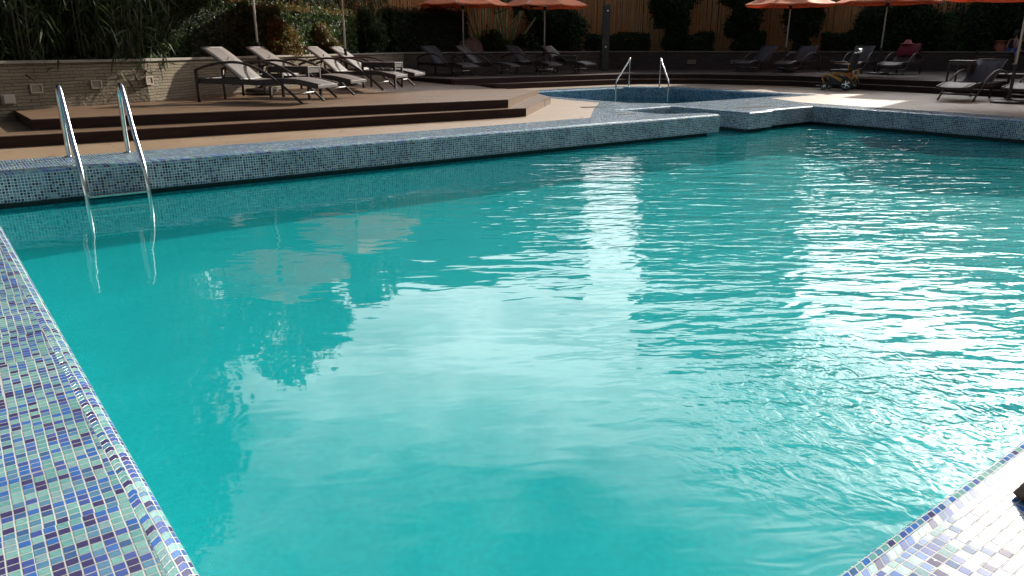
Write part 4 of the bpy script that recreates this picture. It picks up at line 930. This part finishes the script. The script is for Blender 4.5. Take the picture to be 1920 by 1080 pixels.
xy = behind(1874, 85, .5); pt = thing('terracotta_urn', 'round reddish terracotta urn on the wall planter left of the seated person', 'plant pot', (*xy, .78))
MB().lathe([(0, 0), (.14, 0), (.20, .06), (.26, .20), (.255, .32), (.20, .42), (.16, .45), (.20, .50), (.21, .52), (.17, .52), (.14, .46), (0, .44)], (0, 0, 0), 28).build('body', MT['terracotta'], pt, smooth=2)
MB().lathe([(.205, .50), (.235, .51), (.235, .54), (.20, .545), (.17, .53)], (0, 0, 0), 28).build('rim', MT['terracotta'], pt, smooth=2)

# towel over the fourth right lounger and a pink cloth on top
def drape(name, label, cat, root, m, w_, pts, thick=.02):
    mb = MB(); n = len(pts); k = 9; vs = []
    for i, p in enumerate(pts):
        for j in range(k):
            y = -w_+2*w_*j/(k-1); vs.append((p[0]+.006*math.sin(j*2.1+i), y, p[1]+.012*math.sin(j*1.7+i*.9)))
    fs = [(i*k+j, i*k+j+1, (i+1)*k+j+1, (i+1)*k+j) for i in range(n-1) for j in range(k-1)]
    mb.add(vs, fs); o = mb.build(name, m, smooth=True); o.matrix_world = Matrix.Translation(root.location) @ Matrix.Rotation(root.rotation_euler.z, 4, 'Z')
    md = o.modifiers.new('thickness', 'SOLIDIFY'); md.thickness = thick; md.offset = 1; tag(o, label, cat); return o
drape('towel', 'maroon towel hanging over the back of the lounger right of the umbrella pole', 'towel', RL[3], MT['towel'], .30, [(.50, .555), (.27, .745), (.09, .875), (.02, .90), (-.03, .86), (-.04, .66), (-.045, .48)])
hb = MB(); hb.lathe([(0, .13), (.06, .125), (.10, .08), (.11, .03), (.19, .01), (.20, 0), (.11, .015), (0, .02)], (0, 0, 0), 20)
ho = hb.build('sun_hat', MT['pink'], smooth=True); M_ = Matrix.Translation(RL[3].location) @ Matrix.Rotation(RL[3].rotation_euler.z, 4, 'Z') @ Matrix.Translation((.02, -.12, .915)); ho.matrix_world = M_
tag(ho, 'pale pink sun hat resting on top of the maroon towel', 'hat')

# dark low cabinet in front of the right wall
p = at(1838, 134, .28); cb = thing('storage_cabinet', 'dark brown low cabinet against the wall behind the large charcoal lounger', 'cabinet', (p.x, p.y, .28), R(-45))
MB().box((0, 0, .24), (.62, .40, .46)).build('body', MT['wood'], cb, bevel=.008)
MB().box((0, 0, .49), (.68, .46, .035)).build('lid', MT['wood'], cb, bevel=.006)
for s in (-1, 1): MB().box((s*.15, -.206, .24), (.28, .014, .40)).build('door', MT['wood'], cb, bevel=.003)

# stool whose front leg stands on the near coping at the right edge
q = at(1914, 937, 0); st = thing('wooden_stool', 'dark brown wooden stool leg at the lower right edge on the mosaic coping', 'stool', q, -YAW)
MB().lathe([(0, .44), (.12, .44), (.135, .455), (.13, .475), (0, .48)], (.46, .05, 0), 24).build('seat', MT['wood'], st, smooth=2)
for fx, fy in ((0, 0), (.80, .26), (.72, -.22)):
    MB().bar((fx, fy, 0), (.46+(fx-.46)*.18, .05+(fy-.05)*.3, .445), .036, .036, (0, 1, 0)).build('leg', MT['wood'], st, bevel=.004)

# drains and dry leaves on the paving
def drain(px, py, label, w_, l_):
    p = at(px, py); r = thing('floor_drain', label, 'drain', (p.x, p.y, .0005), R(-8))
    MB().box((0, 0, .003), (l_, w_, .006)).build('cover', MT['lens'], r, bevel=.002)
    MB().box((0, w_*.5+.01, .004), (l_+.04, .014, .008)).box((0, -w_*.5-.01, .004), (l_+.04, .014, .008)).build('frame', MT['plate'], r)
drain(1114, 200.5, 'dark slot drain cover in the tan paving left of the alcove', .10, .55)
drain(1172, 214, 'small dark drain cover on the coping at the tip of the alcove', .07, .28)
drain(1415, 201, 'long dark slot drain between the two pools', .07, .85)
lm = MB(); lm.add([(-.05, 0, 0), (-.01, .022, .006), (.05, 0, .004), (-.01, -.022, .006), (0, 0, .001)], [(0, 4, 1), (1, 4, 2), (2, 4, 3), (3, 4, 0)])
lo = lm.build('dry_leaf', MT['leaflitter'])
spots = [(100, 292, 0, 'dry leaf on the brown paving just left of the near ladder rail'), (18, 284, 0, 'dry leaf on the brown paving at the left edge of the picture'), (43, 222, .135, 'dry leaf on the dim low step below the box-shaped wall light'),
         (335, 264, 0, 'dry leaf on the paving right of the ladder, close to the lower riser'), (640, 247, 0, 'dry leaf on the paving before the middle of the lower step'), (905, 238, 0, 'dry leaf on the tan paving just below the right end of the lower step'),
         (1035, 231, 0, 'dry leaf on the coping right of the step ends'), (1090, 221, 0, 'dry leaf on the paving between the step ends and the alcove')]
for i, (x, y, z, lab) in enumerate(spots):
    o = lo if i == 0 else lo.copy()
    if i: COL.objects.link(o)
    p = at(x, y, z); o.location = (p.x, p.y, z+.003); o.rotation_euler = (0, 0, random.random()*6); tag(o, lab, 'leaf', 'dry leaves scattered on the paving')

# ------------------------------------------------------------------ people
def skin_obj(name, verts, edges, radii, m, parent, root=0, lev=2):
    me = bpy.data.meshes.new(name); me.from_pydata(verts, edges, []); o = bpy.data.objects.new(name, me); COL.objects.link(o); o.parent = parent
    me.materials.append(m); o.modifiers.new('skin', 'SKIN'); sb = o.modifiers.new('sub', 'SUBSURF'); sb.levels = sb.render_levels = lev
    if not me.skin_vertices: bpy.context.view_layer.objects.active = o; bm = bmesh.new(); bm.from_mesh(me); bm.verts.layers.skin.verify(); bm.to_mesh(me); bm.free()
    for i, sv in enumerate(me.skin_vertices[0].data): rr = radii[i]; sv.radius = rr if isinstance(rr, tuple) else (rr, rr); sv.use_root = (i == root)
    me.polygons.foreach_set('use_smooth', [True]*len(me.polygons)); return o
def person(label, loc, rz, sc, top, bottom, lean=.12):
    """seated on the wall; +X is the way the person faces"""
    r = thing('person', label, 'person', loc, rz, 'people sitting on the right planter wall'); r.scale = (sc,)*3
    V = [(0, 0, .10), (.02*lean*8, 0, .26), (.05, 0, .42), (.07, 0, .50), (.085, 0, .56), (.10, 0, .66), (.105, 0, .74)]
    E = [(i, i+1) for i in range(6)]; Rd = [(.15, .12), (.13, .10), (.16, .11), (.12, .09), .048, (.075, .085), (.07, .08)]
    def chain(start, pts, rad):
        k = start
        for p, q in zip(pts, rad): V.append(p); Rd.append(q); E.append((k, len(V)-1)); k = len(V)-1
        return k
    hips = 0
    for s in (-1, 1):
        chain(hips, [(.10, s*.10, .08), (.42, s*.12, .09), (.47, s*.12, -.02), (.45, s*.12, -.36), (.47, s*.12, -.42), (.58, s*.125, -.43)], [.085, .062, .055, .038, .034, .03])
        w_ = chain(2, [(.05, s*.18, .45), (.0, s*.23, .22), (.14, s*.22, .07), (.20, s*.215, .05)], [.052, .042, .03, (.022, .035)])
        for f_, (dx, ln) in enumerate([(-.030, .070), (-.010, .08), (.010, .075), (.030, .060)]):
            b_ = V[w_]; chain(w_, [(b_[0]+.05, b_[1]+dx, b_[2]), (b_[0]+.05+ln*.5, b_[1]+dx*1.1, b_[2]-.004), (b_[0]+.05+ln, b_[1]+dx*1.1, b_[2]-.018)], [.011, .0095, .008])
        chain(w_, [(V[w_][0]+.02, V[w_][1]-s*.045, V[w_][2]), (V[w_][0]+.05, V[w_][1]-s*.062, V[w_][2]-.006)], [.012, .009])
    skin_obj('body', V, E, Rd, MT['skin'], r)
    skin_obj('top', [(.0, 0, .13), (.02, 0, .26), (.05, 0, .42), (.06, 0, .485)], [(0, 1), (1, 2), (2, 3)], [(.155, .13), (.14, .115), (.17, .125), (.09, .09)], top, r)
    sv = [(0, 0, .10), (.10, .10, .09), (.34, .12, .095), (.10, -.10, .09), (.34, -.12, .095)]
    skin_obj('shorts', sv, [(0, 1), (1, 2), (0, 3), (3, 4)], [(.165, .14), .11, .085, .11, .085], bottom, r)
    hm = MB(); hm.lathe([(0, .115), (.05, .105), (.085, .06), (.097, 0), (.095, -.06), (.08, -.10), (.06, -.09), (.05, 0)], (.085, 0, .725), 18)
    hm.box((.02, 0, .60), (.06, .13, .20)); hm.build('hair', MT['hair'], r, smooth=True)
    MB().lathe([(0, .022), (.012, .01), (.014, -.01), (0, -.018)], (.185, 0, .69), 8).build('nose', MT['skin'], r, smooth=True)
    for s in (-1, 1): MB().lathe([(0, .008), (.010, 0), (0, -.008)], (.172, s*.032, .715), 8).build('eye', MT['hair'], r)
    MB().box((.165, 0, .645), (.015, .045, .010)).build('mouth', MT['terracotta'], r, bevel=.003)
xy = behind(1896, 92, .12)
person('person in a black top and blue shorts sitting on the right planter wall', (*xy, .90), -YAW+R(10), .95, MT['blackcloth'], MT['blue'])
xy = behind(1922, 92, .10)
person('person in a dark red top at the right edge of the picture', (*xy, .90), -YAW+R(190), .9, MT['redtop'], MT['blackcloth'])

# ------------------------------------------------------------------ trees and buildings round the garden (mirrored in the water, some added for shade)
def tree(label, x, y, h, rad, n, seed, zc=.42):
    rs = random.Random(seed); r = thing('garden_tree', label, 'tree', (x, y, 0), 0, 'trees round the pool garden'); cl = []
    mb = MB().tube([(0, 0, 0), (.1, .05, h*.25), (0, .1, h*.5), (.05, 0, h*.8)], [.22, .17, .12, .05], 10)
    for i in range(34):
        t = zc+(1-zc)*rs.random(); k = rad*math.sin(math.pi*min(.97, .18+(t-zc)/(1-zc)*.8)); a = rs.random()*6.28; q = rs.random()**.5
        c = (math.cos(a)*q*k, math.sin(a)*q*k, h*t, rad*(.20+.16*rs.random())); cl.append(c)
        if i % 2 == 0: mb.tube([(0, .05, h*(zc*.8+.25*rs.random())), (c[0]*.5, c[1]*.5, c[2]-.25*h*.2), c[:3]], [.07, .045, .015], 6)
    mb.build('trunk', MT['bark'], r); leaf_mesh('crown', clump_points(n, cl), .26, 2.2, MT['leafdark'], r)
def polar(az, dist):      # azimuth right of the camera's heading, distance
    a = R(90)-YAW-R(az); return (CAMX+dist*math.cos(a), CAMY+dist*math.sin(a))
for i, (az, d, h, rad) in enumerate([(-37.5, 16, 9.4, 3.7), (-27.5, 17.5, 8.2, 3.0), (-15.5, 25, 7.6, 2.6), (-54, 16, 11, 4)]):
    x, y = polar(az, d); tree(['tall leafy tree beyond the left bamboo', 'leafy tree behind the bamboo above the ladder', 'leafy tree beyond the left loungers', 'tall tree left of the pool outside the picture'][i], x, y, h, rad, 15000, 20+i)
def block(label, az0, az1, dist, h, deep, m, fl=3.1):
    a, b = Vector(polar(az0, dist)), Vector(polar(az1, dist)); d = b-a; L_ = d.length
    r = thing('apartment_building', label, 'building', (a.x, a.y, 0), math.atan2(d.y, d.x), 'buildings round the garden')
    MB().box((L_/2, deep/2, h/2), (L_, deep, h)).build('walls', m, r); MB().box((L_/2, deep/2, h+.2), (L_+.4, deep+.4, .4)).build('roof', MT['facade2'], r)
    for k in range(int(h//fl)):
        n = max(2, int(L_//3.2))
        for j in range(n):
            MB().box(((j+.5)*L_/n, -.02, k*fl+1.7), (1.5, .06, 1.5)).build('window', MT['glass'], r)
block('grey apartment block beyond the fan palms', -13.5, 5.6, 46, 11.8, 12, MT['facade2'])
block('brown apartment block beyond the bright bamboo fence', 9.6, 22.0, 46, 14.6, 12, MT['facade'])
def shadow_block(label, x0, y0, y1, h):  # out-of-view blocks, added and sized to cast the shadow edges on the decks
    r = thing('apartment_building', label, 'building', (x0, y0, 0), 0, 'buildings round the garden')
    MB().box((5, (y1-y0)/2, h/2), (10, y1-y0, h)).build('walls', MT['facade2'], r); MB().box((5, (y1-y0)/2, h+.15), (10.4, y1-y0-.05, .3)).build('roof', MT['facade2'], r)
    n = max(1, int((y1-y0)//3.5))
    for k in range(3):
        for j in range(n): MB().box((-.02, (j+.5)*(y1-y0)/n, k*3.3+1.8), (.06, min(1.6, .6*(y1-y0)/n), 1.5)).build('window', MT['glass'], r)
shadow_block('long low block added out of view beyond the right planter to shade the terrace', 40.0, 15.15, 27.5, 10.2)
shadow_block('narrow block added out of view to step the shadow edge on the deck', 40.0, 13.75, 15.1, 11.0)
shadow_block('taller block added out of view beyond the right planter to shade the lower deck', 40.0, -20, 13.7, 12.3)
def hotel():  # unseen block behind the camera, added to hold back sky light
    r = thing('hotel_sky_blocker', 'tall unseen hotel facade added behind the camera to block sky light', 'building', (-7, -12, 0), 0)
    MB().box((14, -6, 11), (56, 12, 22)).build('walls', MT['facade2'], r); MB().box((14, -6, 22.25), (57, 13, .5)).build('roof', MT['facade2'], r)
    for k in range(6):
        for j in range(12): MB().box((-11+j*4.5, .01, 2+k*3.5), (2.4, .06, 2)).build('window', MT['glass'], r)
hotel()
